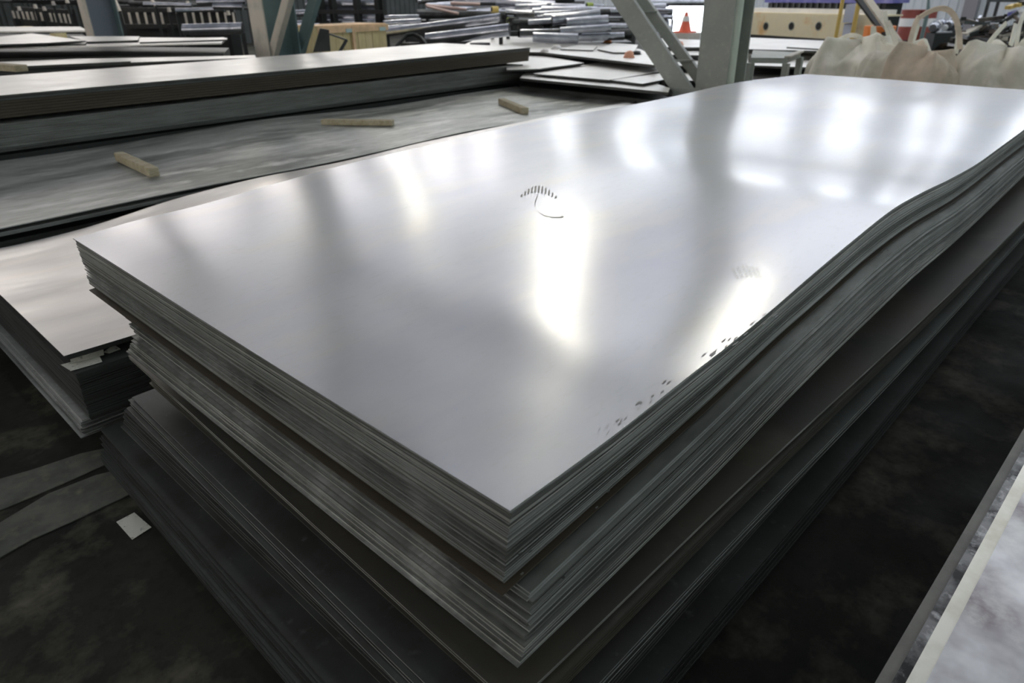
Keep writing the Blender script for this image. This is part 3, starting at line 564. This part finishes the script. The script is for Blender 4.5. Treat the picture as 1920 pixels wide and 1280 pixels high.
c = Vector((cA.x, cA.y, 0)) + dr * Lc * .48 - nn * .04; q = MB(); q.box((c.x, c.y, (zc0 + zc1) / 2), (.05, .02, zc1 - zc0), ang); q.build('strap', m_crate2, e)
q = MB(); q.box(((cA.x + cB.x) / 2 + nn.x * .4, (cA.y + cB.y) / 2 + nn.y * .4, zc0 / 2), (Lc, .8, zc0 - .01), ang); tag(q.build('timber_plinth', m_black), 'dark plinth under the pine crate', 'plinth')
# black panel and hook in front of the crate
g = [at(587, 98, 9.6), at(620, 96, 9.6), at(617, 56, 9.9), at(600, 53, 9.9)]; q = MB(); th_ = Vector((.03, .05, 0))
q.add([Vector(p) for p in g] + [Vector(p) + th_ for p in g], [(0, 1, 2, 3), (7, 6, 5, 4), (0, 4, 5, 1), (1, 5, 6, 2), (2, 6, 7, 3), (3, 7, 4, 0)]); gx = at(603, 98, 9.6); q.box((gx[0], gx[1], gx[2] / 2), (.05, .05, gx[2]))
tag(q.build('shield_plate', m_black), 'black tapering plate standing in front of the pine crate', 'plate')
q = MB(); q.bar(at(618, 64, 9.6), at(650, 75, 9.5), .02, .02); q.bar(at(650, 75, 9.5), at(637, 97, 9.4), .03, .03); q.bar(at(637, 97, 9.4), (at(637, 97, 9.4)[0], at(637, 97, 9.4)[1], .6), .03, .03); tag(q.build('bent_rod', m_black), 'thin bent black rod in front of the pine crate', 'rod')

# ---------------------------------------------------------------- tubes right of the crate
tubes([T(722, 61, 938, 33, 12.5, .075, 12.0)], 'steel_tube', 'bright shiny tube slanting up to the right of the crate', 'tube', None, m_tube)
tubes([T(800, 74, 955, 56, 11.6, .10, 11.3)], 'steel_tube', 'broad matt grey tube just below the bright slanting tube', 'tube', None, m_tube)
tubes([T(722, 34, 786, 33, 14.5, .06), T(720, 45, 790, 41, 13.8, .07), T(722, 53, 780, 50, 13.4, .05)], 'steel_tube', 'short bright tube just right of the crate', 'tube', 'short tubes right of the crate', m_tube)
q = MB(); q.tube([at(742, 88, 11.2), at(762, 66, 11.3), at(775, 64, 11.3), at(788, 70, 11.3), at(800, 86, 11.2)], .03, 8); tag(q.build('bent_hose', m_black), 'black hose looped over the tubes right of the crate', 'hose')
# brackets under the tubes
for x in (770, 900): p = at(x, 80, 12); q = MB(); q.box((p[0], p[1], p[2] / 2), (.25, .25, p[2])); tag(q.build('support_block', m_black), 'dark support block below the slanting tubes', 'support', 'supports below the slanting tubes')
L = []
for k in range(26):
    xa = random.uniform(770, 960); y = random.uniform(-6, 30); s = random.uniform(-.09, .05); ln = random.uniform(70, 190); d = 15 + 5 * (1 - y / 30) + random.random(); L.append(T(xa, y, xa + ln, y + s * ln, d, random.uniform(.04, .09)))
tubes(L[:14], 'steel_tube', 'bright galvanised tube in the heap of tubes at top centre', 'tube', 'bright tubes heaped at top centre', m_tube)
tubes(L[14:], 'steel_bar', 'dark bar among the heaped tubes at top centre', 'bar', 'dark bars heaped at top centre', m_tube_d)
tubes([T(930, 3, 1040, 10, 16.5, .10), T(850, 2, 960, 4, 17, .09), T(948, 22, 1004, 26, 15, .06)], 'steel_tube', 'large white-lit tube across the top centre heap', 'tube', 'large tubes on the top centre heap', m_tube)
tubes([T(798, 10, 875, 18, 15.5, .035), T(800, 12, 860, 26, 15.2, .03), T(845, 6, 900, 8, 15.4, .035)], 'copper_rod', 'thin pinkish rod lying on the heaped tubes', 'rod', 'thin pinkish rods on the tube heap', mat('pinkish_copper', (.70, .52, .48), .4, .5))
L = []
for k in range(34):
    xa = random.uniform(960, 1110); y = random.uniform(12, 72); s = random.uniform(-.07, .04); ln = random.uniform(40, 120); L.append(T(xa, y, min(xa + ln, 1190), y + s * ln, 13.5 - (y - 12) / 60 * 2.2 + random.random() * .8, random.uniform(.03, .085)))
tubes(L[:16], 'steel_bar', 'dull grey bar in the untidy heap left of the laced brace', 'bar', 'dull bars in the heap left of the brace', m_tube)
tubes(L[16:], 'steel_bar', 'black bar in the untidy heap left of the laced brace', 'bar', 'black bars in the heap left of the brace', m_tube_d)
tubes([T(1035, 38, 1125, 28, 12.3, .10), T(1062, 44, 1140, 38, 12.1, .09), T(1015, 20, 1110, 22, 13.4, .09), T(1050, 58, 1145, 52, 11.8, .06)], 'steel_tube', 'thick grey tube on the untidy heap left of the brace', 'tube', 'thick tubes on the heap left of the brace', m_tube)
for k in range(20):
    x = random.uniform(940, 1060); y = random.uniform(34, 66); c = at(x, y, 12.6); q = MB(); s = random.uniform(.08, .2)
    q.box(c, (s * 1.6, s, s * .6), random.random() * 3, M=None); tag(q.build('scrap_piece', m_black), 'small black scrap piece in the dark gap of the tube heap', 'scrap', 'black scrap pieces in the tube heap')
for (x, y, mt, r, lb) in [(922, 18, m_yellow, .06, 'yellow ring collar on the heaped tubes'), (952, 40, mat('lime_paint', (.35, .45, .08), .5), .07, 'lime-yellow collar at the end of the bright slanting tube'), (1100, 10, mat('lime_paint', (.35, .45, .08), .5), .05, 'lime-yellow collar high on the heap near the brace')]:
    c = Vector(at(x, y, 13.5)); q = MB(); q.tube([c, c + Vector((.12, -.05, 0))], r, 12, rin=r * .7); tag(q.build('collar', [mt, m_black]), lb, 'collar')
# dark mass that carries the heap
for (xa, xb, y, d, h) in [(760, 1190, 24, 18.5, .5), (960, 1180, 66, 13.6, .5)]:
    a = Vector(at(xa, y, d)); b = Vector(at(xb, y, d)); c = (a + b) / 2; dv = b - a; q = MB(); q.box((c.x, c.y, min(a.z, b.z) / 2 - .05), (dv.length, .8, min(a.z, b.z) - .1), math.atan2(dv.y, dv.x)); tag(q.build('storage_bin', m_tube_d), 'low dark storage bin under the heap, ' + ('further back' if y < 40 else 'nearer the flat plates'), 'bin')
L = []
for k in range(16):
    xa = random.uniform(1190, 1240); y = random.uniform(2, 66); L.append(T(xa, y, 1330 if y < 11 else random.uniform(1248, 1262), y + random.uniform(-3, 3), 16 + random.random() * 3, random.uniform(.04, .08)))
tubes(L, 'steel_tube', 'pale tube stacked beyond the laced brace', 'tube', 'pale tubes beyond the laced brace', m_tube)
# small things on the plates
def cone(px, py, d, h, lb):
    c = at(px, py, d); e = empty('traffic_cone', (c[0], c[1], c[2]), lb, 'cone'); q = MB(); q.tube([c, (c[0], c[1], c[2] + h)], [.15, .03], 16); q.build('body', m_cone, e)
    q = MB(); q.box((c[0], c[1], c[2] + .015), (.38, .38, .03)); q.build('base', m_cone, e); q = MB(); q.tube([(c[0], c[1], c[2] + h * .55), (c[0], c[1], c[2] + h * .8)], [.093, .068], 16); q.build('band', m_white, e); q = MB(); q.box((c[0], c[1], c[2] / 2 - .003), (.5, .5, c[2] - .005)); tag(q.build('pedestal_block', m_slab), 'pale block under the traffic cone', 'block')
cone(1284, 61, 15.5, .42, 'red-orange traffic cone between the brace and the column')
def lump(px, py, z, s, mt, name, lb, cat):
    x, y = onz(px, py, z); q = MB(); n = 10; rings = 5; vs = []
    for i in range(rings + 1):
        t = i / rings * math.pi / 2
        for k in range(n): a = 2 * math.pi * k / n; r = math.cos(t) * (1 + .25 * math.sin(3 * a + i)) + .02; vs.append((x + s[0] * r * math.cos(a), y + s[1] * r * math.sin(a), z + s[2] * math.sin(t)))
    q.add(vs, [(i * n + k, i * n + (k + 1) % n, (i + 1) * n + (k + 1) % n, (i + 1) * n + k) for i in range(rings) for k in range(n)] + [tuple(range(n - 1, -1, -1))], 0, True); return tag(q.build(name, mt), lb, cat)
lump(1044, 92, H - .80, (.10, .06, .06), m_film, 'plastic_wad', 'crumpled white film wad on the large flat plate', 'film'); lump(1022, 97, H - .80, (.08, .05, .05), m_film, 'plastic_wad', 'pinkish-white film scrap hanging near the plate edge', 'film')
lump(1180, 108, H - .80, (.07, .07, .09), m_tan, 'cloth_rag', 'salmon-coloured rag on the plate edge left of the brace', 'rag'); lump(1140, 80, H - .80, (.09, .06, .06), m_orange, 'orange_scrap', 'small orange scrap at the back of the flat plate', 'cap')
lump(1193, 102, H - .80, (.09, .07, .05), m_black, 'scrap_piece', 'dark lump beside the salmon rag', 'scrap'); lump(1273, 84, .87, (.10, .08, .06), m_tan, 'cloth_rag', 'small reddish rag beyond the brace', 'rag')
q = MB(); x, y = onz(1260, 186, .55); q.tube([(x, y, .3), (x, y, .72)], .035, 10); q.box((x, y, .16), (.2, .2, .32)); tag(q.build('short_post', m_white), 'short white post at the foot of the laced brace', 'post')

# ---------------------------------------------------------------- trestle
zt_ = 1.0; Q = [onz(1408, 108, zt_), onz(1476, 109, zt_), onz(1502, 98, zt_), onz(1412, 94, zt_)]
e = empty('steel_trestle', (*Q[1], 0), 'small grey-green steel trestle table right of the column', 'table')
q = MB(); q.add([(*p, zt_) for p in Q] + [(*p, zt_ - .06) for p in Q], [(0, 1, 2, 3), (7, 6, 5, 4), (0, 4, 5, 1), (1, 5, 6, 2), (2, 6, 7, 3), (3, 7, 4, 0)]); q.build('table_top', m_col, e)
for p in Q: q = MB(); q.box((p[0], p[1], (zt_ - .06) / 2), (.07, .07, zt_ - .06)); q.build('leg', m_col, e)
q = MB(); q.bar((*Q[1], zt_ + .012), (*Q[2], zt_ + .012), .07, .02); q.build('edge_strip', m_cole, e)

# ---------------------------------------------------------------- cream beam machine and blue cover
A = Vector(at(1416, 27, 17)); B = Vector(at(1594, 28, 14.6)); A2 = at(1414, 68, 17); B2 = at(1584, 73, 14.6); dv = Vector((B.x - A.x, B.y - A.y, 0)); Lb = dv.length; an = math.atan2(dv.y, dv.x); c = (A + B) / 2; hz = (A.z + B.z) / 2; lz = (A2[2] + B2[2]) / 2
mb_ = empty('cream_beam', (c.x, c.y, 0), 'long cream-painted beam with round holes right of the column', 'beam'); nb_ = Vector((-dv.y, dv.x, 0)).normalized(); nb_ = nb_ if nb_.x > 0 else -nb_
q = MB(); q.box((c.x, c.y, (hz + lz) / 2), (Lb + 1.6, .05, hz - lz), an); q.build('face_plate', m_beige, mb_)
q = MB(); q.box((c.x + nb_.x * .3, c.y + nb_.y * .3, hz + .015), (Lb + 1.6, .62, .03), an); q.build('top_plate', m_beige, mb_)
for t in (.1, .36, .62, .90):
    px = [1436, 1484, 1535, 1400][(.1, .36, .62, .90).index(t)]; 
    v = Vector(R @ np.array([px - 960, 640 - 49, -1280.])); nrm = nb_; tt = (Vector((c.x, c.y, H)) - Vector((0, 0, H)) - nrm * .027).dot(nrm) / v.dot(nrm); p = Vector((0, 0, H)) + v * tt
    q = MB(); q.tube([p - nrm * .012, p + nrm * .005], .075, 18); q.build('bolt_hole', m_black, mb_)
    q = MB(); q.tube([p - nrm * .004, p + nrm * .003], .095, 18); q.build('hole_rim', m_col, mb_)
q = MB(); q.box((c.x, c.y, lz / 2), (Lb + 1.2, .3, lz), an); q.build('foot', m_black, mb_)
c_ = c + nb_ * .5
q = MB(); q.box((c_.x, c_.y, hz + .07), (Lb + 1.2, .3, .09), an); tag(q.build('steel_ledge', m_slab), 'grey steel ledge lying behind the top of the cream beam', 'ledge')
c_ = c + nb_ * .9; e = empty('blue_machine', (c_.x, c_.y, 0), 'violet-blue machine with a dark slatted band behind the cream beam', 'machine')
q = MB(); zc_ = at(1500, 6, (R.T @ np.array([c_.x, c_.y, 0]))[2] * -1)[2]; zs_ = at(1500, 17, (R.T @ np.array([c_.x, c_.y, 0]))[2] * -1)[2]; q.box((c_.x, c_.y, zc_ + .25), (Lb + .9, .5, .5), an); q.build('cover', m_blue, e); q = MB(); q.box((c_.x, c_.y, zc_ / 2), (Lb + .6, .5, zc_ - .01), an); q.build('body', m_black, e)
for k in range(18): t = (k - 8.5) / 18 * (Lb + .5); p = c_ + dv.normalized() * t - nb_ * .27; q = MB(); q.box((p.x, p.y, (zc_ + zs_) / 2), (.05, .03, zc_ - zs_), an); q.build('slat', m_tube_d, e)
for (x, y0, y1, d, r, lb) in [(1581, -5, 27, 14.2, .04, 'short yellow pole rising behind the end of the cream beam'), (1612, -5, 52, 13.5, .045, 'taller ochre pole right of the cream beam')]:
    a = at(x, y0, d); q = MB(); q.tube([(a[0], a[1], .0), (a[0], a[1], a[2] + .3)], r, 10); tag(q.build('pole', m_yellow), lb, 'pole')
q = MB(); a = at(1598, 20, 14.4); q.box((a[0], a[1], a[2] - .05), (.3, .2, .35)); q.box((a[0], a[1], (a[2] - .25) / 2), (.2, .16, a[2] - .25)); tag(q.build('control_box', mat('light_blue_paint', (.55, .6, .8), .5)), 'pale blue control box at the end of the blue machine', 'box')
# leaning grey beams behind the bags
for (xa, ya, xb, yb, d, lb) in [(1628, 0, 1672, 62, 12.5, 'wide pale grey beam leaning behind the left bag'), (1612, 2, 1648, 50, 13, 'black beam leaning behind the left bag')]:
    q = MB(); a = Vector(at(xa, ya, d)); b = Vector(at(xb, yb, d - .5)); dd_ = b - a; q.bar(a - dd_ * .4, b + dd_ * (b.z / max(.01, -dd_.z)) * .98, .11 if 'wide' in lb else .09, .06, up=(.7, .6, 0)); tag(q.build('leaning_beam', m_cole if 'wide' in lb else m_black), lb, 'beam')
# orange bin
c = at(1648, 62, 12.6); q = MB(); q.tube([(c[0], c[1], 0), (c[0], c[1], .9), (c[0], c[1], c[2] + .12)], [.24, .26, .27], 18); tag(q.build('orange_bin', m_orange), 'orange bin glimpsed between the bag loops', 'bin')
# drums with bands
for i, x in enumerate((1699, 1731)):
    c = at(x, 62, 23.5); zt0 = at(x, 19, 23.5)[2]; zb0 = c[2]; e = empty('steel_drum', (c[0], c[1], 0), ['left of two red and white banded drums by the white wall', 'right of two red and white banded drums by the white wall'][i], 'drum', 'banded drums by the white wall'); r = .285
    hh = zt0 - zb0
    for (f0, f1, mt, nm) in ((.66, 1.0, m_red, 'upper_band'), (.30, .66, m_white, 'middle_band'), (-.3, .30, m_red, 'lower_band')):
        q = MB(); q.tube([(c[0], c[1], zb0 + hh * f0), (c[0], c[1], zb0 + hh * f1)], r, 24); q.build(nm, mt, e)
    q = MB(); q.tube([(c[0], c[1], zt0), (c[0], c[1], zt0 + .02)], r + .01, 24); q.build('lid', m_red, e)
    q = MB(); q.box((c[0], c[1], (zb0 - .3 * hh) / 2), (.6, .6, zb0 - .3 * hh)); tag(q.build('drum_stand', m_tube_d), ['dark stand under the left banded drum', 'dark stand under the right banded drum'][i], 'stand')
# white sacks by the wall
for k in range(7):
    c = at(1752 + k * 7, 52 - (k % 3) * 4, 21); q = MB(); s = random.uniform(.12, .2); q.tube([(c[0] - s, c[1], c[2]), (c[0], c[1], c[2] + .03), (c[0] + s, c[1], c[2])], [s * .6, s, s * .6], 10); tag(q.build('white_sack', m_white if k % 2 else m_tube), 'small pale sack in the heap beside the banded drums', 'sack', 'small sacks beside the drums')
a = Vector(at(1745, 62, 21)); b = Vector(at(1805, 62, 21)); q = MB(); q.box(((a.x + b.x) / 2, (a.y + b.y) / 2, a.z / 2), ((b - a).length, .5, a.z), math.atan2(b.y - a.y, b.x - a.x)); tag(q.build('low_bench', m_black), 'low black bench carrying the small sacks', 'bench')
# frame at the far right
e = empty('shelf_frame', (*at(1850, 30, 17)[:2], 0), 'thin dark steel frame in front of the white wall, far right', 'frame')
for (x, y0, y1) in ((1855, -2, 40), (1873, 0, 42)):
    a = at(x, y0, 17); q = MB(); q.box((a[0], a[1], a[2] / 2), (.07, .07, a[2])); q.build('upright', m_tube_d, e)
q = MB(); q.bar(at(1852, 0, 17), at(1960, 2, 17), .08, .08); q.build('crossbar', m_tube_d, e)
q = MB(); q.tube([at(1742, -20, 18), at(1740, 20, 18), (at(1740, 20, 18)[0], at(1740, 20, 18)[1], 0)], .05, 8); tag(q.build('thin_post', m_colt), 'thin teal post in front of the white wall', 'post')
# scrap heap
for k in range(70):
    x = random.uniform(1800, 1935); y = random.uniform(40, 96) - (x - 1800) * .10; d = 10.6 - (y - 30) * .012 + random.random() * .6; a = Vector(at(x, y, d)); an_ = random.uniform(0, 3.1); ln = random.uniform(.15, .6); dz = random.uniform(-.08, .08)
    v = Vector((math.cos(an_), math.sin(an_), 0)) * ln / 2; q = MB(); q.bar(a - v + Vector((0, 0, -dz)), a + v + Vector((0, 0, dz)), random.uniform(.03, .10), random.uniform(.02, .06))
    tag(q.build('scrap_piece', random.choice([m_scrap, m_black, m_tube_d, m_scrap, m_tube, m_cole])), 'bent strip of mixed scrap metal in the heap at the right edge', 'scrap', 'scrap heap behind the bags')
for k, (x, y, mt) in enumerate([(1885, 26, m_blue), (1900, 24, m_white), (1896, 10, m_yellow), (1880, 14, m_yellow), (1912, 34, m_white), (1880, 35, m_white), (1905, 6, m_scrap)]):
    a = Vector(at(x, y, 11)); q = MB(); q.bar(a - Vector((.15, .1, .0)), a + Vector((.12, -.14, .03)), .09, .05); tag(q.build('scrap_piece', mt), 'coloured scrap offcut on top of the right-hand heap', 'scrap', 'coloured offcuts on the scrap heap')
a = Vector(at(1790, 96, 10.9)); b = Vector(at(1960, 90, 10.2)); q = MB(); n_ = 18
cc = (a + b) / 2; hs = []
vs = [];
for i in range(n_ + 1):
    for j in range(9):
        t = i / n_; s = j / 8; p = a.lerp(b, t); hgt = (a.z + .28 * t + .1) * math.sin(math.pi * min(1, .02 + s * .96)) ** .6; vs.append((p.x + (s - .35) * 1.6, p.y + (s - .35) * 1.2, max(0, hgt + random.uniform(-.05, .05)) if 0 < j < 8 else 0))
q.add(vs, [(i * 9 + j, (i + 1) * 9 + j, (i + 1) * 9 + j + 1, i * 9 + j + 1) for i in range(n_) for j in range(8)]); tag(q.build('scrap_mound', m_scrap), 'dark mound of fine scrap under the loose strips', 'scrap', kind='stuff')

# ---------------------------------------------------------------- bulk bags
def bag(px, py, d, wd, dp, ht, label, mt=m_bag, seed=0, straps=None):
    rs = random.Random(seed); c = at(px, py, d); x, y = c[0], c[1]; e = empty('bulk_bag', (x, y, 0), label, 'bag', 'woven bulk bags beyond the sheet stack')
    n = 72; rings = 26; ph = [rs.uniform(0, 6.28) for _ in range(6)]; vs = []; rz = rs.uniform(-.3, .3)
    for i in range(rings + 1):
        t = i / rings
        if t < .62: rr = .93 + .10 * math.sin(t / .62 * math.pi); z = ht * t * 1.25
        else: s = (t - .62) / .38; rr = .93 * (1 - s) ** .6 + .02; z = ht * (.775 + .15 * s ** .8)
        for k in range(n):
            a = 2 * math.pi * k / n; ca, sa = math.cos(a), math.sin(a); sq = (abs(ca) ** 3.2 + abs(sa) ** 3.2) ** (-1 / 3.2)
            f = .035 * math.sin(5 * a + ph[0] + 3 * t) + .03 * math.sin(9 * a + ph[1] - 5 * t) + .022 * math.sin(17 * a + ph[2] + 2 * t) * (.4 + t) + .02 * math.sin(14 * t + 3 * a + ph[3])
            fold = (.07 * abs(math.sin(4 * a + ph[4] + 2.5 * t)) ** .5 + .06 * abs(math.sin(6.5 * a - 7 * t + ph[0])) ** .6 + .04 * abs(math.sin(11 * a + 9 * t + ph[3])) ** .7 - .06) * min(1, t * 1.6)
            r = rr * sq * (1 + f * (.7 + 1.6 * t) - fold); X = r * ca * wd / 2; Y = r * sa * dp / 2
            zz = z + (.05 * math.sin(3 * a + ph[5]) + .04 * math.sin(7 * a + ph[2])) * (t ** 2) * ht * (1 - max(0, t - .8) * 3) + ht * .15 * max(0, -math.cos(4 * a)) ** 1.5 * max(0, 1 - abs(t - .78) / .3)
            vs.append((x + X * math.cos(rz) - Y * math.sin(rz), y + X * math.sin(rz) + Y * math.cos(rz), max(0.003, zz)))
    q = MB(); q.add(vs, [(i * n + k, i * n + (k + 1) % n, (i + 1) * n + (k + 1) % n, (i + 1) * n + k) for i in range(rings) for k in range(n)] + [tuple(range(n - 1, -1, -1)), tuple(rings * n + k for k in range(n))], 0, True)
    q.build('sack', mt, e)
    for (pa, pm, pb) in (straps or []):   # lifting loops: picture points at the bag's depth
        P = [Vector(at(*p, d - .1)) for p in (pa, pm, pb)]; pts = []
        for i in range(11):
            t = i / 10; pts.append(P[0] * (1 - t) ** 2 + P[1] * 2 * t * (1 - t) + P[2] * t * t)
        q = MB()
        for u, v in zip(pts[:-1], pts[1:]): q.bar(u, v + (v - u) * .08, .05, .012, up=(.6, .6, .3))
        q.build('lifting_loop', mt, e)
    return e
def top_z(px, py, d): return at(px, py, d)[2]
bag(1603, 140, 8.0, 1.15, 1.0, top_z(1603, 66, 8.0), 'slumped grey-white bulk bag furthest left beyond the sheet', m_bag, 1, [((1560, 85), (1600, 50), (1622, 80)), ((1636, 75), (1637, 20), (1641, 85)), ((1658, 22), (1666, 70), (1678, 110))])
bag(1672, 150, 7.4, .62, .8, top_z(1672, 80, 7.4), 'pale bulk bag with upright loops, second from the left', m_bag, 2, [((1648, 100), (1640, 50), (1660, 80)), ((1664, 40), (1690, 90), (1680, 130)), ((1706, 95), (1730, 20), (1716, 60))])
bag(1722, 162, 7.0, .62, .7, top_z(1712, 82, 7.0), 'pinkish-beige bulk bag in the middle of the row', m_bagp, 3, [((1705, 85), (1712, 50), (1722, 32)), ((1722, 34), (1800, -22), (1800, 90))])
bag(1780, 158, 7.3, .80, .8, top_z(1775, 94, 7.3), 'low folded olive-grey bulk bag right of the pinkish one', m_bag, 4, [((1792, 100), (1800, 60), (1795, 50))])
bag(1866, 165, 6.9, .86, .9, top_z(1868, 76, 6.9), 'large full bulk bag with raised strap at the right', m_bag, 5, [((1836, 110), (1850, 80), (1886, 44)), ((1895, 85), (1902, 60), (1905, 45))])
bag(1950, 150, 7.8, .85, .9, top_z(1945, 66, 7.8), 'bulk bag cut by the right picture edge', m_bag, 6, [((1905, 90), (1912, 30), (1925, 20)), ((1915, 100), (1925, 60), (1935, 50))])

# ---------------------------------------------------------------- stack at lower right
zr = .52
def rsheet(z, off, th, mats, label, grp=None, nx=20, ny=10, x0=-.2, amp=0):
    a = np.array(onz(1640, 1280, zr)); b = np.array(onz(1920, 802, zr)); dr_ = (b - a) / np.linalg.norm(b - a); nm = np.array([dr_[1], -dr_[0]]); st = a + nm * off - dr_ * 1.3; an_ = math.atan2(dr_[1], dr_[0])
    o = sheet('steel_sheet', 0, 6.0, -1.5, 0, lambda X, Y: z + amp * np.sin(3.1 * X + 2 * Y) * (.5 - Y), th, nx, ny, mats); o.location = (st[0], st[1], 0); o.rotation_euler = (0, 0, an_)
    return tag(o, label, 'metal sheet', grp)
for k in range(9): rsheet(zr - .02 - .016 * k, .002 * (k % 3), .012, [m_cole, m_edge], 'grey sheet, %s in the pack below the lower right rim' % ordinal(k, 9), 'lower sheets of the right-hand stack', 2, 1)
for k in range(5): rsheet(zr - .17 - .07 * k, .03, .06, [m_edge_d, m_edge_d], 'dark thick sheet, %s in the base of the lower right stack' % ordinal(k, 5), 'base sheets of the right-hand stack', 2, 1)
rsheet(zr, .0, .014, [mat('grimy_grey_rim', (.24, .235, .21), .55, .4, noise=[(8, (.16, .155, .14), .4, .7)]), m_edge], 'grimy grey sheet forming the outer rim of the lower right stack', None, 20, 2)
rsheet(zr + .012, .024, .006, [mat('scaly_dark_rim', (.20, .20, .20), .35, .8, noise=[(9, (.03, .03, .03), .42, .6), (30, (.5, .5, .5), .55, .8)]), m_speck], 'dark scaly sheet set back from the rim of the lower right stack', None, 30, 2)
rsheet(zr + .022, .044, .005, [mat('cream_highlight_rim', (.80, .78, .70), .40, .8, noise=[(7, (.62, .60, .5), .45, .7)]), m_speck], 'sheet rim with a painted cream highlight between the scaly strip and the cloudy top sheet', None, 30, 2)  # cream colour paints in the bright reflection of a curled edge
rsheet(zr + .031, .072, .005, [mat('cloudy_bright_steel', (.62, .62, .63), .34, .95, noise=[(2.2, (.22, .19, .20), .44, .60), (7, (.68, .68, .66), .5, .75)], rnoise=(3, .28, .5)), m_speck], 'cloudy bright steel sheet on top of the lower right stack', None, 60, 20, amp=.004)
# bits on the floor
paper([(218, 978), (252, 961), (284, 988), (248, 1012)], .0035, 'square pale scrap of card on the dark floor beside the stack', 'scraps on the floor')
def patch(pts, z, label, c=(.13, .13, .11)):
    P = [onz(x, y, z) for x, y in pts]; q = MB(); n = len(P); vs = [(*p, z) for p in P] + [(*p, z - .004) for p in P]
    A = sum(P[i][0] * P[(i + 1) % n][1] - P[(i + 1) % n][0] * P[i][1] for i in range(n))
    fs = [tuple(range(n)), tuple(range(2 * n - 1, n - 1, -1))] + [(i, i + n, (i + 1) % n + n, (i + 1) % n) for i in range(n)]
    q.add(vs, fs); return tag(q.build('floor_board', mat('dusty_board', c, .7, 0, noise=[(6, (.06, .065, .055), .4, .65), (18, (.2, .18, .12), .55, .8)])), label, 'board', 'flat boards on the floor')
patch([(-10, 985), (90, 925), (180, 890), (222, 880), (245, 925), (150, 970), (60, 1010), (-10, 1050)], .006, 'dusty flat board on the floor left of the stack foot')
patch([(-10, 900), (60, 880), (150, 850), (205, 838), (215, 862), (120, 905), (-10, 960)], .006, 'yellow-stained flat board on the floor behind the dusty one', (.09, .09, .06))

# ---------------------------------------------------------------- posts that carry whatever lies above a gap
bpy.context.view_layer.update(); dg = bpy.context.evaluated_depsgraph_get(); todo = []; BB = []
for x in COL.objects:
    if x.type == 'MESH' and x.get('kind') != 'structure' and x.name.split('.')[0] not in ('channel',):
        P = np.array([tuple(x.matrix_world @ v.co) for v in x.data.vertices]) if len(x.data.vertices) < 3000 else None
        if P is not None and np.prod(P.max(0) - P.min(0) + .02) < .12 and x.name.split('.')[0] not in ('post', 'rail', 'back_board', 'stand', 'upright', 'crossbar'): BB.append((x.name, P.min(0), P.max(0)))
for o in [x for x in COL.objects if x.type == 'MESH' and x.parent is None and x.name.split('.')[0] in ('steel_tube', 'steel_bar', 'round_bar', 'bar_end', 'end_cap', 'collar', 'scrap_piece', 'timber_offcut', 'white_sack', 'copper_rod', 'plastic_wad')]:
    vs = sorted([v.co.copy() for v in o.data.vertices], key=lambda v: v.z); V0 = [v for v in vs]; xs = sorted(V0, key=lambda v: v.x + v.y)
    k = max(3, len(xs) // 5); spots = [min(xs[:k], key=lambda v: v.z), min(xs[-k:], key=lambda v: v.z)]; low = vs[0]; gaps = []
    for sp in spots + [low]:
        hit, loc, nr, fi, ob, mt = S.ray_cast(dg, sp - Vector((0, 0, .003)), Vector((0, 0, -1))); gaps.append((sp.z - loc.z, sp, loc.z) if hit else (sp.z, sp, 0.))
    P = np.array([tuple(v.co) for v in o.data.vertices]); lo, hi = P.min(0) - .03, P.max(0) + .03
    near = any(n != o.name and np.all(a <= hi) and np.all(b >= lo) for n, a, b in BB)
    if min(g[0] for g in gaps) > .02 and (not near or o.name in ('steel_bar.021', 'steel_tube.009', 'steel_tube.041', 'collar.001', 'steel_bar.053')): todo.append((gaps[:2] if (spots[0] - spots[1]).length > .5 else gaps[2:]))
for gs in todo:
    for g, sp, zl in gs:
        q = MB(); q.box((sp.x, sp.y, (sp.z + zl) / 2), (.05, .05, max(.01, sp.z - zl - .002))); tag(q.build('prop_post', m_black), 'thin black post propping up loose bars in the background heaps', 'post', 'prop posts in the background heaps')
